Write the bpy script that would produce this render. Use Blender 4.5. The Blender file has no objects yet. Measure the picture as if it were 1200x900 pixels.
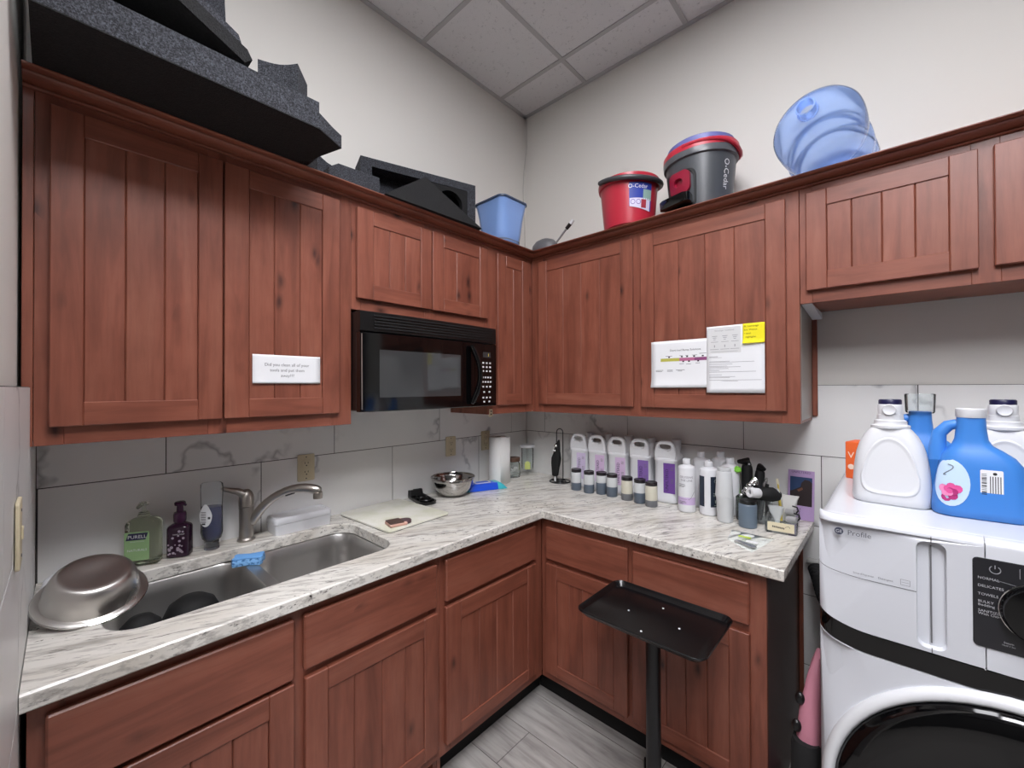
import bpy, bmesh, math, random
from mathutils import Vector, Matrix
R = random.Random(7)
PI = math.pi
C = bpy.context.scene.collection

# ------------------------------------------------------------------ materials
def lin(c):
    return tuple(((x / 12.92) if x <= .04045 else ((x + .055) / 1.055) ** 2.4) for x in c)
def hexc(h):
    return lin(tuple(int(h[i:i + 2], 16) / 255 for i in (0, 2, 4)))
class M:
    """a small node-material builder"""
    def __init__(s, name, color='808080', rough=.5, metal=0, **k):
        s.m = bpy.data.materials.new(name); s.m.use_nodes = True
        s.t = s.m.node_tree; s.b = s.t.nodes['Principled BSDF']
        s.out = s.t.nodes['Material Output']
        c = hexc(color) if isinstance(color, str) else color
        s.set('Base Color', (*c, 1)); s.set('Roughness', rough); s.set('Metallic', metal)
        for n, v in k.items(): s.set(n.replace('_', ' '), v)
    def set(s, n, v): s.b.inputs[n].default_value = v
    def n(s, kind, **k):
        o = s.t.nodes.new(kind)
        for a, v in k.items():
            if a.startswith('i_'):
                key = a[2:]
                o.inputs[int(key) if key.isdigit() else key.replace('_', ' ')].default_value = v
            else: setattr(o, a, v)
        return o
    def l(s, a, b): s.t.links.new(a, b)
    def coords(s, scale=(1, 1, 1), rot=(0, 0, 0), kind='Object', per_island=0.):
        tc = s.n('ShaderNodeTexCoord'); mp = s.n('ShaderNodeMapping')
        mp.inputs['Scale'].default_value = scale; mp.inputs['Rotation'].default_value = rot
        src = tc.outputs[kind]
        oi = s.n('ShaderNodeObjectInfo')
        ad = s.n('ShaderNodeVectorMath', operation='MULTIPLY_ADD')
        s.l(oi.outputs['Random'], ad.inputs[0]); ad.inputs[1].default_value = (17.3, 9.1, 13.7); s.l(src, ad.inputs[2]); src = ad.outputs[0]
        if per_island:
            g = s.n('ShaderNodeNewGeometry')
            ad2 = s.n('ShaderNodeVectorMath', operation='MULTIPLY_ADD')
            s.l(g.outputs['Random Per Island'], ad2.inputs[0]); ad2.inputs[1].default_value = (per_island, per_island * .7, per_island * 1.3); s.l(src, ad2.inputs[2]); src = ad2.outputs[0]
        s.l(src, mp.inputs['Vector'])
        return mp.outputs['Vector']
    def noise(s, vec, scale=5, detail=4, rough=.5, dist=0):
        o = s.n('ShaderNodeTexNoise'); s.l(vec, o.inputs['Vector'])
        o.inputs['Scale'].default_value = scale; o.inputs['Detail'].default_value = detail
        o.inputs['Roughness'].default_value = rough; o.inputs['Distortion'].default_value = dist
        return o.outputs['Fac']
    def ramp(s, fac, stops):
        o = s.n('ShaderNodeValToRGB'); s.l(fac, o.inputs['Fac']); cr = o.color_ramp
        while len(cr.elements) < len(stops): cr.elements.new(.5)
        for e, (p, c) in zip(cr.elements, stops):
            e.position = p; c = hexc(c) if isinstance(c, str) else ((c,) * 3 if isinstance(c, (int, float)) else c)
            e.color = (*c, 1)
        return o.outputs['Color']
    def mix(s, fac, a, b, blend='MIX'):
        o = s.n('ShaderNodeMix', data_type='RGBA', blend_type=blend)
        for sock, v in ((o.inputs[0], fac), (o.inputs[6], a), (o.inputs[7], b)):
            if hasattr(v, 'links') or hasattr(v, 'is_output'): s.l(v, sock)
            else: sock.default_value = v if not isinstance(v, str) else (*hexc(v), 1)
        return o.outputs[2]
    def col(s, v): s.l(v, s.b.inputs['Base Color'])
    def rough(s, v): s.l(v, s.b.inputs['Roughness'])
    def bump(s, h, strength=.2, dist=.002):
        o = s.n('ShaderNodeBump'); o.inputs['Strength'].default_value = strength; o.inputs['Distance'].default_value = dist
        s.l(h, o.inputs['Height']); s.l(o.outputs['Normal'], s.b.inputs['Normal'])

def wood(name, grain, base='8b503e', dark='663628', light='99604d', knot='331510'):
    m = M(name, base, .42)
    m.set('Coat Weight', .12); m.set('Coat Roughness', .25)
    sc = (9, 9, .9) if grain == 'v' else (.9, .9, 9)
    v = m.coords(sc, per_island=7.)
    n1 = m.noise(v, 2.2, 5, .6, .6)
    n2 = m.noise(v, 9, 3, .6)
    g = m.n('ShaderNodeNewGeometry').outputs['Random Per Island']
    c = m.ramp(n1, [(.22, dark), (.50, base), (.80, light)])
    c = m.mix(m.ramp(n2, [(.32, .22), (.55, 0.)]), c, dark)
    tint = m.ramp(g, [(0, (.88, .87, .86)), (1, (1.07, 1.07, 1.07))])
    c = m.mix(1., c, tint, 'MULTIPLY')
    # blotchy stain
    vb = m.coords((1, 1, 1), per_island=3.)
    nb = m.noise(vb, 7, 3, .5)
    c = m.mix(m.ramp(nb, [(.35, .28), (.6, 0.)]), c, dark)
    # knots
    vk = m.coords((17, 17, 8) if grain == 'v' else (8, 8, 17), per_island=5.)
    wz = m.n('ShaderNodeVectorMath', operation='MULTIPLY_ADD')
    nn = m.n('ShaderNodeTexNoise'); m.l(vk, nn.inputs['Vector']); nn.inputs['Scale'].default_value = 1.5
    m.l(nn.outputs['Color'], wz.inputs[0]); wz.inputs[1].default_value = (.25,) * 3; m.l(vk, wz.inputs[2])
    vo = m.n('ShaderNodeTexVoronoi'); m.l(wz.outputs[0], vo.inputs['Vector']); vo.inputs['Scale'].default_value = 1
    sep = m.n('ShaderNodeSeparateColor'); m.l(vo.outputs['Color'], sep.inputs[0])
    pick = m.ramp(sep.outputs[0], [(.86, 0.), (.88, 1.)])
    core = m.ramp(vo.outputs['Distance'], [(.06, .95), (.11, .7), (.22, .25), (.34, 0.)])
    kf = m.n('ShaderNodeMath', operation='MULTIPLY'); m.l(pick, kf.inputs[0]); m.l(core, kf.inputs[1])
    c = m.mix(kf.outputs[0], c, knot)
    m.col(c); m.bump(n2, .12, .001)
    return m.m
WV = wood('stained_alder_vertical', 'v'); WH = wood('stained_alder_horizontal', 'h')
WU = [WV, WH]; WB = WU

def granite():
    m = M('white_granite', 'cfc9be', .22)
    a = -math.atan2(.89, .45)
    v = m.coords((2.2, 26, 20), (0, 0, a)); v2 = m.coords((5, 14, 14), (0, 0, a)); v3 = m.coords((1, 1, 1))
    # rotate first: emulate by nested mapping
    def rot(scale):
        tc = m.n('ShaderNodeTexCoord'); r = m.n('ShaderNodeMapping'); r.inputs['Rotation'].default_value = (0, 0, a)
        m.l(tc.outputs['Object'], r.inputs['Vector'])
        w = m.n('ShaderNodeTexNoise'); m.l(r.outputs[0], w.inputs['Vector']); w.inputs['Scale'].default_value = 3.; w.inputs['Detail'].default_value = 2
        ad = m.n('ShaderNodeVectorMath', operation='MULTIPLY_ADD'); m.l(w.outputs['Color'], ad.inputs[0]); ad.inputs[1].default_value = (.07, .10, .07); m.l(r.outputs[0], ad.inputs[2])
        s = m.n('ShaderNodeMapping'); s.inputs['Scale'].default_value = scale; m.l(ad.outputs[0], s.inputs['Vector'])
        return s.outputs[0]
    n1 = m.noise(rot((4, 34, 34)), 1.6, 6, .62)
    n2 = m.noise(rot((9, 60, 60)), 1.4, 5, .7)
    n3 = m.noise(rot((1.3, 7, 7)), 1.2, 3, .5)
    n4 = m.noise(rot((38, 60, 60)), 1.5, 3, .6)
    c = m.ramp(n3, [(.3, 'd2ccc1'), (.55, 'e2dfd8'), (.75, 'd8d2c7')])
    c = m.mix(m.ramp(n1, [(.50, 0.), (.60, .5), (.72, .8)]), c, '928d86')
    c = m.mix(m.ramp(n2, [(.57, 0.), (.67, .85)]), c, '5d5a57')
    msk = m.n('ShaderNodeMath', operation='MULTIPLY'); m.l(m.ramp(n4, [(.63, 0.), (.68, 1.)]), msk.inputs[0]); m.l(m.ramp(n3, [(.48, 0.), (.6, 1.)]), msk.inputs[1])
    c = m.mix(msk.outputs[0], c, '2b2422')
    m.col(c); return m.m
GRANITE = granite()

def marble(name, base, base2, vein, rough=.35, isl=11.):
    m = M(name, base, rough)
    v = m.coords((1, 1, 1), per_island=isl)
    n = m.noise(v, 3, 3, .5)
    c = m.ramp(n, [(.3, base), (.7, base2)])
    w = m.n('ShaderNodeTexNoise'); m.l(v, w.inputs['Vector']); w.inputs['Scale'].default_value = 1.5; w.inputs['Detail'].default_value = 5; w.inputs['Roughness'].default_value = .55
    ab = m.n('ShaderNodeMath', operation='SUBTRACT'); m.l(w.outputs['Fac'], ab.inputs[0]); ab.inputs[1].default_value = .5
    ab2 = m.n('ShaderNodeMath', operation='ABSOLUTE'); m.l(ab.outputs[0], ab2.inputs[0])
    line = m.ramp(ab2.outputs[0], [(.0, .62), (.005, .38), (.016, 0.)])
    msk = m.ramp(m.noise(v, 2.6, 2, .5, .3), [(.49, 0.), (.60, 1.)])
    mu = m.n('ShaderNodeMath', operation='MULTIPLY'); m.l(line, mu.inputs[0]); m.l(msk, mu.inputs[1])
    m.col(m.mix(mu.outputs[0], c, vein)); return m.m
TILE = marble('marble_tile', 'dededd', 'e6e5e3', '77767a')
def floor_mat():
    m = M('wood_look_tile', 'b3afab', .45)
    v = m.coords((1.6, 14, 1), per_island=9.)
    n = m.noise(v, 2.2, 5, .6, .4)
    m.col(m.ramp(n, [(.28, '827e7b'), (.5, 'a5a19d'), (.72, 'b8b5b1')])); m.bump(n, .08, .001); return m.m
FLOOR = floor_mat()
GROUT = M('dark_grout', '4a4746', .9).m
GROUT_L = M('light_grout', '605d5b', .9).m
def paint(name, c):
    m = M(name, c, .75); v = m.coords(); m.bump(m.noise(v, 160, 3, .6), .12, .001); return m.m
WALL = paint('wall_paint', 'dbd8d2')
def ceil_mat():
    m = M('ceiling_tile', 'c9c8c9', .95); v = m.coords()
    n = m.noise(v, 120, 3, .7); vo = m.noise(v, 55, 4, .75)
    m.col(m.ramp(vo, [(.30, 'b4b3b5'), (.42, 'dcdbdc')])); m.bump(n, .5, .003); return m.m
CEIL = ceil_mat()
def foam_mat(name, a, b):
    m = M(name, a, .95); v = m.coords(); n = m.noise(v, 260, 2, .8)
    n2 = m.noise(v, 60, 3, .6)
    c = m.ramp(n, [(.42, a), (.62, b)]); m.col(m.mix(m.ramp(n2, [(.4, .0), (.7, .45)]), c, a)); m.bump(n, .9, .004); return m.m
FOAM = foam_mat('charcoal_foam', '1b1c20', '4e5058'); FOAM_D = foam_mat('black_foam', '0f0f10', '1d1d1f')
def steel(name, c='b9b7b4', r=.28, s=(2, 2, 60)):
    m = M(name, c, r, 1.); n = m.noise(m.coords(s), 6, 3, .5)
    m.rough(m.ramp(n, [(.3, r * .8), (.7, r * 1.25)])); return m.m
STEEL = steel('brushed_steel', 'c2c0bd', .38, (1, 1, 1)); STEEL_B = steel('polished_bowl_steel', 'bab8b5', .12, (3, 3, 3)); STEEL_W = steel('worn_bowl_steel', 'cfccc8', .30, (1, 1, 1)); NICKEL = steel('brushed_nickel', 'b5afa8', .36, (1, 1, 1))
CHROME = M('chrome', 'd5d5d5', .08, 1.).m
def P(name, c, r=.4, **k): return M(name, c, r, **k).m
WHITE = P('white_plastic', 'dcdde0', .35); WHITE_E = P('white_enamel', 'd3d5db', .22); WHITE_J = P('hdpe_white', 'dedfe2', .38)
CREAM = P('almond_plastic', 'cfc3a4', .4); BLACK = P('black_plastic', '0b0b0c', .35); BLACK_G = P('black_gloss', '060607', .08); BLACK_M = P('black_powder_coat', '101013', .38)
BLACK_R = P('black_rubber', '080809', .75); GREY = P('grey_mark', '6b6b6e', .6); DGREY = P('dark_grey_mark', '333336', .6); INK = P('ink', '2a2a2c', .8)
INK_L = P('pale_ink', '8e8e92', .8); PAPER = P('paper', 'e9eaec', .8); YELLOW = P('sticky_yellow', 'f0e21e', .8); PRINT_W = P('white_print', 'dadadc', .6)
BLUE = P('blue_bucket_plastic', '7f9fd6', .28); BLUE_D = P('blue_bottle_plastic', '3f82d2', .42); BLUE_K = P('dark_blue_rim', '33445f', .4)
RED = P('red_plastic', 'b5283a', .33); RED_D = P('dark_red_plastic', '8c1430', .35); CHAR = P('charcoal_plastic', '45484c', .36); GREY_P = P('grey_rim_plastic', '54565a', .3)
NAVY = P('navy_cap', '17163f', .4); GLASS_D = P('smoked_glass', '0c0d0f', .04); WIN = P('mesh_window', '3a3b3c', .06)
LAV = P('lavender_label', 'cdbfdb', .6); PINKL = P('pink_lavender_label', 'd3b9d8', .6); PURP = P('purple_label', '8463ab', .6); PURP_D = P('deep_purple_label', '6d4596', .6)
SLATE = P('slate_liquid', '5b6673', .35); FROST = P('frosted_plastic', 'c5c8c8', .4); CUPW = P('translucent_cup', 'c9cbcc', .35); SLJAR = P('blue_grey_jar', '63717f', .35)
NAVYL = P('midnight_label', '1d2a3a', .5); PINK = P('pink_fabric', 'b57686', .7); BOARD = M('cutting_board', 'dedcd0', .5); 
_v = BOARD.coords(); BOARD.col(BOARD.ramp(BOARD.noise(_v, 9, 4, .6), [(.3, 'd2d2bd'), (.6, 'e2e0d6')])); BOARD = BOARD.m
BOARD_E = P('board_edge', '2b2b2d', .6)
def clear(name, c, r=.05, ior=1.3, alpha=None):
    m = M(name, c, r); m.set('Transmission Weight', 1.); m.set('IOR', ior); return m.m
def thin(name, tint, rough=.06, body=.12, bodyc=None):
    m = M(name, tint, rough); t = m.t; t.nodes.remove(m.b)
    tr = m.n('ShaderNodeBsdfTransparent'); tr.inputs[0].default_value = (*hexc(tint), 1)
    gl = m.n('ShaderNodeBsdfGlossy'); gl.inputs['Roughness'].default_value = rough
    df = m.n('ShaderNodeBsdfDiffuse'); df.inputs[0].default_value = (*hexc(bodyc or tint), 1)
    tl = m.n('ShaderNodeBsdfTranslucent'); tl.inputs[0].default_value = (*hexc(bodyc or tint), 1)
    a1 = m.n('ShaderNodeAddShader'); m.l(df.outputs[0], a1.inputs[0]); m.l(tl.outputs[0], a1.inputs[1])
    m1 = m.n('ShaderNodeMixShader'); m1.inputs[0].default_value = body; m.l(tr.outputs[0], m1.inputs[1]); m.l(a1.outputs[0], m1.inputs[2])
    lw = m.n('ShaderNodeLayerWeight'); lw.inputs[0].default_value = .12 if rough < .3 else .03
    m2 = m.n('ShaderNodeMixShader'); m.l(lw.outputs['Fresnel'], m2.inputs[0]); m.l(m1.outputs[0], m2.inputs[1]); m.l(gl.outputs[0], m2.inputs[2])
    m.l(m2.outputs[0], m.out.inputs['Surface']); return m.m
CLEAR = thin('clear_plastic', 'fafcfc', .05, .04, 'eef2f2'); SQUEEZE = thin('squeeze_bottle', 'fafcfc', .1, .07, 'e6e9ee'); JUG = thin('blue_polycarbonate', 'dbe7fb', .06, .20, 'a9c6f5'); CLEARF = thin('clear_film', 'f9fbfb', .35, .10, 'eef1f1')
GEL = clear('green_gel', 'eef3e4', .12, 1.25); BLUELIQ = P('navy_dish_soap', '141b4d', .12); GREENL = P('green_label', '8fb07c', .5)
def emit(name, c, s):
    m = M(name, '000000', .5); m.set('Emission Color', (*hexc(c), 1)); m.set('Emission Strength', s); return m.m

# ------------------------------------------------------------------ mesh builder
class B:
    def __init__(s):
        s.m = bmesh.new(); s.k = s.m.faces.layers.int.new('done')
    def _mark(s, mi):
        k = s.k
        for f in s.m.faces:
            if not f[k]: f.material_index = mi; f[k] = 1
    def box(s, x0, x1, y0, y1, z0, z1, bev=0, mi=0, seg=1, rot=None):
        x0, x1 = sorted((x0, x1)); y0, y1 = sorted((y0, y1)); z0, z1 = sorted((z0, z1))
        mt = Matrix.Translation(((x0 + x1) / 2, (y0 + y1) / 2, (z0 + z1) / 2)) @ Matrix.Diagonal((x1 - x0, y1 - y0, z1 - z0, 1))
        if rot is not None: mt = rot @ mt
        r = bmesh.ops.create_cube(s.m, size=1, matrix=mt)
        if bev:
            es = list({e for v in r['verts'] for e in v.link_edges})
            bmesh.ops.bevel(s.m, geom=es, offset=bev, segments=seg, profile=.5, affect='EDGES')
        s._mark(mi); return s
    def rings(s, rings, cap0=True, cap1=True, closed=True, mi=0, wrap=False):
        """bridge successive loops of equal length"""
        vs = [[s.m.verts.new(p) for p in r] for r in rings]
        n = len(vs[0])
        pairs = list(zip(vs, vs[1:])) + ([(vs[-1], vs[0])] if wrap else [])
        for a, b in pairs:
            for i in range(n if closed else n - 1):
                j = (i + 1) % n
                try: s.m.faces.new((a[i], a[j], b[j], b[i]))
                except ValueError: pass
        if closed and not wrap:
            if cap0: s.m.faces.new(list(reversed(vs[0])))
            if cap1: s.m.faces.new(vs[-1])
        s._mark(mi); return s
    def lathe(s, prof, c=(0, 0, 0), ax='z', seg=32, mi=0, rot=None, cap0=True, cap1=True, sx=1, sy=1):
        rs = []
        for r, h in prof:
            r = max(r, 1e-4); ring = []
            for i in range(seg):
                a = 2 * PI * i / seg; u, v = r * math.cos(a) * sx, r * math.sin(a) * sy
                p = {'z': (u, v, h), 'x': (h, u, v), 'y': (v, h, u)}[ax]
                p = Vector(p)
                if rot is not None: p = rot @ p
                ring.append(p + Vector(c))
            rs.append(ring)
        return s.rings(rs, cap0, cap1, mi=mi)
    def cyl(s, c, r, h, ax='z', seg=24, mi=0, bev=0, rot=None):
        b = min(bev, r * .9, h / 2)
        prof = [(r - b, 0), (r, b), (r, h - b), (r - b, h)] if b else [(r, 0), (r, h)]
        return s.lathe(prof, c, ax, seg, mi, rot)
    def tube(s, pts, r, seg=10, mi=0, closed=False, cap=True):
        pts = [Vector(p) for p in pts]; n = len(pts); rr = r if isinstance(r, (list, tuple)) else [r] * n
        rs = []; up = None
        for i, p in enumerate(pts):
            d = (pts[(i + 1) % n] - pts[i - 1]) if closed else (pts[min(i + 1, n - 1)] - pts[max(i - 1, 0)])
            d.normalize()
            if up is None:
                up = Vector((0, 0, 1)) if abs(d.z) < .9 else Vector((1, 0, 0))
            a = d.cross(up)
            if a.length < 1e-5: a = d.orthogonal()
            a.normalize(); b = a.cross(d).normalized(); up = b
            rs.append([p + rr[i] * (math.cos(2 * PI * k / seg) * a + math.sin(2 * PI * k / seg) * b) for k in range(seg)])
        return s.rings(rs, cap, cap, mi=mi, wrap=closed)
    def prism(s, poly, fn, d0, d1, bev=0, mi=0, seg=2):
        """2D polygon (ccw) swept from depth d0 to d1; fn(u,v,d) -> point"""
        n = len(poly)
        a = [s.m.verts.new(fn(u, v, d0)) for u, v in poly]; b = [s.m.verts.new(fn(u, v, d1)) for u, v in poly]
        fs = [s.m.faces.new(list(reversed(a))), s.m.faces.new(b)]
        for i in range(n):
            j = (i + 1) % n; fs.append(s.m.faces.new((a[i], a[j], b[j], b[i])))
        bmesh.ops.recalc_face_normals(s.m, faces=fs)
        if bev:
            es = list({e for f in fs[:2] for e in f.edges})
            bmesh.ops.bevel(s.m, geom=es, offset=bev, segments=seg, profile=.5, affect='EDGES')
        s._mark(mi); return s
    def plate(s, outer, holes, fn, d0, d1, mi=0):
        """flat plate with holes: outer and holes are 2D loops; front at d1, back at d0"""
        loops = [outer] + holes; fe = []; allv = []
        for lp in loops:
            vs = [s.m.verts.new(fn(u, v, d1)) for u, v in lp]; allv.append(vs)
            fe += [s.m.edges.new((vs[i], vs[(i + 1) % len(vs)])) for i in range(len(vs))]
        r = bmesh.ops.triangle_fill(s.m, use_beauty=True, use_dissolve=False, edges=fe)
        ff = [g for g in r['geom'] if isinstance(g, bmesh.types.BMFace)]
        new = list(ff)
        if d0 is not None:
            for lp, vs in zip(loops, allv):
                bs = [s.m.verts.new(fn(u, v, d0)) for u, v in lp]
                for i in range(len(vs)):
                    j = (i + 1) % len(vs); new.append(s.m.faces.new((vs[i], vs[j], bs[j], bs[i])))
        bmesh.ops.recalc_face_normals(s.m, faces=new)
        s._mark(mi); return s
    def grid(s, fn, nu, nv, mi=0):
        vs = [[s.m.verts.new(fn(i / nu, j / nv)) for i in range(nu + 1)] for j in range(nv + 1)]
        for j in range(nv):
            for i in range(nu): s.m.faces.new((vs[j][i], vs[j][i + 1], vs[j + 1][i + 1], vs[j + 1][i]))
        s._mark(mi); return s
    def ball(s, c, rx, ry=None, rz=None, mi=0, seg=20):
        ry = ry or rx; rz = rz or rx
        bmesh.ops.create_uvsphere(s.m, u_segments=seg, v_segments=seg // 2, radius=1, matrix=Matrix.Translation(c) @ Matrix.Diagonal((rx, ry, rz, 1)))
        s._mark(mi); return s
    def quad(s, fn, u0, u1, v0, v1, mi=0, n=1):
        if n == 1:
            s.m.faces.new([s.m.verts.new(fn(u, v)) for u, v in ((u0, v0), (u1, v0), (u1, v1), (u0, v1))]); s._mark(mi); return s
        return s.grid(lambda a, b: fn(u0 + (u1 - u0) * a, v0 + (v1 - v0) * b), n, 1, mi)
    def text(s, string, size, fn, mi=0, align='CENTER', squash=1.):
        vs, fs = text_geo(string, align)
        bv = [s.m.verts.new(fn(x * size * squash, y * size)) for x, y in vs]
        for f in fs:
            try: s.m.faces.new([bv[i] for i in f])
            except ValueError: pass
        s._mark(mi); return s
    def build(s, name, mats, parent=None, smooth=35, local=False, solid=0, sub=0, recalc=True):
        if recalc: bmesh.ops.recalc_face_normals(s.m, faces=s.m.faces[:])
        if not isinstance(mats, (list, tuple)): mats = [mats]
        me = bpy.data.meshes.new(name)
        root = parent
        while root is not None and root.parent is not None: root = root.parent
        if root is not None and not local:
            s.m.transform(Matrix.Translation(-Vector(root.location)))
        s.m.to_mesh(me); s.m.free()
        for m in mats: me.materials.append(m)
        if smooth:
            for p in me.polygons: p.use_smooth = True
            me.set_sharp_from_angle(angle=math.radians(smooth))
        o = bpy.data.objects.new(name, me); C.objects.link(o)
        if parent is not None: o.parent = parent
        if solid:
            md = o.modifiers.new('thickness', 'SOLIDIFY'); md.thickness = solid; md.offset = 0
        if sub:
            md = o.modifiers.new('smooth', 'SUBSURF'); md.levels = sub; md.render_levels = sub
        return o
_tc = {}
def text_geo(string, align):
    k = (string, align)
    if k not in _tc:
        cu = bpy.data.curves.new('lettering_source', 'FONT'); cu.body = string; cu.size = 1; cu.align_x = align; cu.resolution_u = 2
        o = bpy.data.objects.new('lettering_source', cu); C.objects.link(o)
        dg = bpy.context.evaluated_depsgraph_get(); ev = o.evaluated_get(dg); me = ev.to_mesh()
        _tc[k] = ([(v.co.x, v.co.y) for v in me.vertices], [tuple(p.vertices) for p in me.polygons])
        ev.to_mesh_clear(); bpy.data.objects.remove(o); bpy.data.curves.remove(cu)
    return _tc[k]
def rr(w, h, r, cx=0, cy=0, n=5):
    """rounded rectangle loop, ccw"""
    r = min(r, w / 2 - 1e-5, h / 2 - 1e-5); out = []
    for sx, sy, a0 in ((1, 1, 0), (-1, 1, PI / 2), (-1, -1, PI), (1, -1, 1.5 * PI)):
        for i in range(n + 1):
            a = a0 + PI / 2 * i / n
            out.append((cx + sx * (w / 2 - r) + r * math.cos(a), cy + sy * (h / 2 - r) + r * math.sin(a)))
    return out
def rrz(w, d, r, z, cx=0, cy=0, n=5): return [(x, y, z) for x, y in rr(w, d, r, cx, cy, n)]
def tag(o, label, cat, group=None):
    o['label'] = label; o['category'] = cat
    if group: o['group'] = group
    return o
def T(name, label, cat, loc=(0, 0, 0), rz=0, group=None):
    o = bpy.data.objects.new(name, None); C.objects.link(o); o.empty_display_size = .05
    o.location = loc; o.rotation_euler = (0, 0, rz)
    return tag(o, label, cat, group)
def struct(o): o['kind'] = 'structure'; return o
def dup(root, loc, label, rz=None):
    def cp(o, par):
        c = o.copy(); C.objects.link(c)
        if par is not None: c.parent = par
        for ch in o.children: cp(ch, c)
        return c
    c = cp(root, None); c.location = loc; c['label'] = label
    if rz is not None: c.rotation_euler = (0, 0, rz)
    return c
def planeL(X, y0, z0): return lambda u, v: (X, y0 + u, z0 + v)         # on a face looking to +X
def planeR(Y, x0, z0): return lambda u, v: (x0 + u, Y, z0 + v)         # on a face looking to -Y

# ------------------------------------------------------------------ camera
cam = bpy.data.cameras.new('camera'); co = bpy.data.objects.new('camera', cam); C.objects.link(co)
cam.sensor_fit = 'HORIZONTAL'; cam.sensor_width = 36; cam.lens = 490.81 / 1200 * 36; cam.clip_start = .01
_y, _p, _r = .7406, -.0074, .0034
_F = Vector((-math.sin(_y), math.cos(_y), 0)); _U = Vector((0, 0, 1)); _R = Vector((math.cos(_y), math.sin(_y), 0))
_F2 = _F * math.cos(_p) - _U * math.sin(_p); _U2 = _U * math.cos(_p) + _F * math.sin(_p)
_X = _R * math.cos(_r) - _U2 * math.sin(_r); _Y = _U2 * math.cos(_r) + _R * math.sin(_r)
co.matrix_world = Matrix.Translation((1.8832, -2.2077, 1.4916)) @ Matrix((_X, _Y, -_F2)).transposed().to_4x4()
bpy.context.scene.camera = co

# ------------------------------------------------------------------ room shell
ZT, ZCEIL, SP = 1.496, 3.365, .5962
XE, YE = 3.9, -4.9
def yt(x): return -2.2435 - .0125 * x                                   # face of the tiled side wall
WALL_G = paint('low_bounce_grey', '454442')  # dark tone for the unseen walls, chosen to hold back bounced light
def wall(name, x0, x1, y0, y1, m=WALL): return struct(B().box(x0, x1, y0, y1, 0, ZCEIL).build(name, m, smooth=0))
wall('wall_left', -.15, -.010, YE - .15, .15)
wall('wall_right', -.15, XE + .15, .010, .15)
wall('wall_far', XE, XE + .15, YE - .15, .15, WALL_G)
wall('wall_behind', -.15, XE + .15, YE - .15, YE, WALL_G)
# side wall that stops beside the camera; its tile stands proud of the paint
b = B()
b.prism([(-.05, yt(0) - .022), (-.05, -2.40), (1.12, -2.40), (1.12, yt(1.1) - .020)], lambda u, v, d: (u, v, d), 0, ZCEIL)
ws = struct(b.build('wall_side', WALL, smooth=0))

def tile_wall(name, fn, a0, a1, off, wallobj, z0=0., gm=GROUT, ztop=ZT):
    """running-bond tiles as separate bevelled slabs; fn(a,d,z) -> point, d outwards"""
    b = B(); g = .0016; row = 0; z = ztop; H = .303
    while z > z0 + .01:
        zl = max(z - H, z0); o = off + (SP / 2 if row % 2 else 0)
        k = math.floor((a0 - o) / SP)
        while o + k * SP < a1:
            p, q = max(o + k * SP, a0), min(o + (k + 1) * SP, a1); k += 1
            if q - p < .01: continue
            vs = [fn(a, 0, zz) for a, zz in ((p + g, zl + g), (q - g, zl + g), (q - g, z - g), (p + g, z - g))]
            bk = [fn(a, -.008, zz) for a, zz in ((p + g, zl + g), (q - g, zl + g), (q - g, z - g), (p + g, z - g))]
            b.rings([bk, vs])
        z -= H; row += 1
    o = b.build(name, TILE, wallobj, smooth=0)
    b = B(); ps = [fn(a, d, zz) for d in (-.012, -.0015) for a, zz in ((a0, z0), (a1, z0), (a1, ztop), (a0, ztop))]
    b.rings([ps[:4], ps[4:]]); b.build('grout', gm, wallobj, smooth=0)
    return o
D = bpy.data.objects
tile_wall('tile', lambda a, d, z: (d, a, z), -2.243, -.001, -.1536 - 5 * SP, D['wall_left'])
tile_wall('tile', lambda a, d, z: (a, -d, z), .001, XE, .1588 - SP, D['wall_right'])
tile_wall('tile', lambda a, d, z: (a, yt(a) + d, z), .0, 1.125, .35 - SP, ws, gm=GROUT_L)

# floor of long wood-look tiles
b = B(); W, L, g = .2015, 1.2, .0016
r = 0; y = -.616 + 4 * W
offs = [.1, .55, .806 - 1.2, .30, .95, .5, 1.1, .2]
while y > YE:
    o = offs[int(round((-.414 - y) / W)) % 8] if True else 0
    x = -1.3 + (o % L)
    while x < XE:
        p, q = max(x, -.05), min(x + L, XE); x += L
        if q - p < .02: continue
        b.box(p + g, q - g, max(y - W + g, YE), min(y - g, .0), -.02, 0)
    y -= W
fl = struct(b.build('floor', FLOOR, smooth=0))
b = B(); b.box(-.15, XE + .15, YE - .15, .15, -.06, -.002); b.build('grout', GROUT, fl, smooth=0)

# suspended ceiling: slab, lay-in tiles and T-bars
ce = struct(B().box(-.15, XE + .15, YE - .15, .15, ZCEIL + .03, ZCEIL + .08).build('ceiling', CEIL, smooth=0))
gx = [.49 + .61 * k for k in range(-1, 7)]; gy = [-.252 - .61 * k for k in range(-1, 9)]
LIGHTS = [(3, 3, 30.), (2, 2, 14.), (4, 5, 40.)]                                  # cell column, first row, panels long
skip = {(c, r + k) for c, r, _ in LIGHTS for k in (0, 1)}
b = B()
for i in range(len(gx) - 1):
    for j in range(len(gy) - 1):
        if (i, j) in skip: continue
        x0, x1, y0, y1 = max(gx[i], -.01), min(gx[i + 1], XE), max(gy[j + 1], YE), min(gy[j], .01)
        if x1 > x0 and y0 < y1: b.box(x0, x1, y0, y1, ZCEIL + .002, ZCEIL + .018)
b.build('ceiling_tile', CEIL, ce, smooth=0)
b = B()
for x in gx:
    if 0 < x < XE: b.box(x - .012, x + .012, YE, .01, ZCEIL - .002, ZCEIL + .004)
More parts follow.
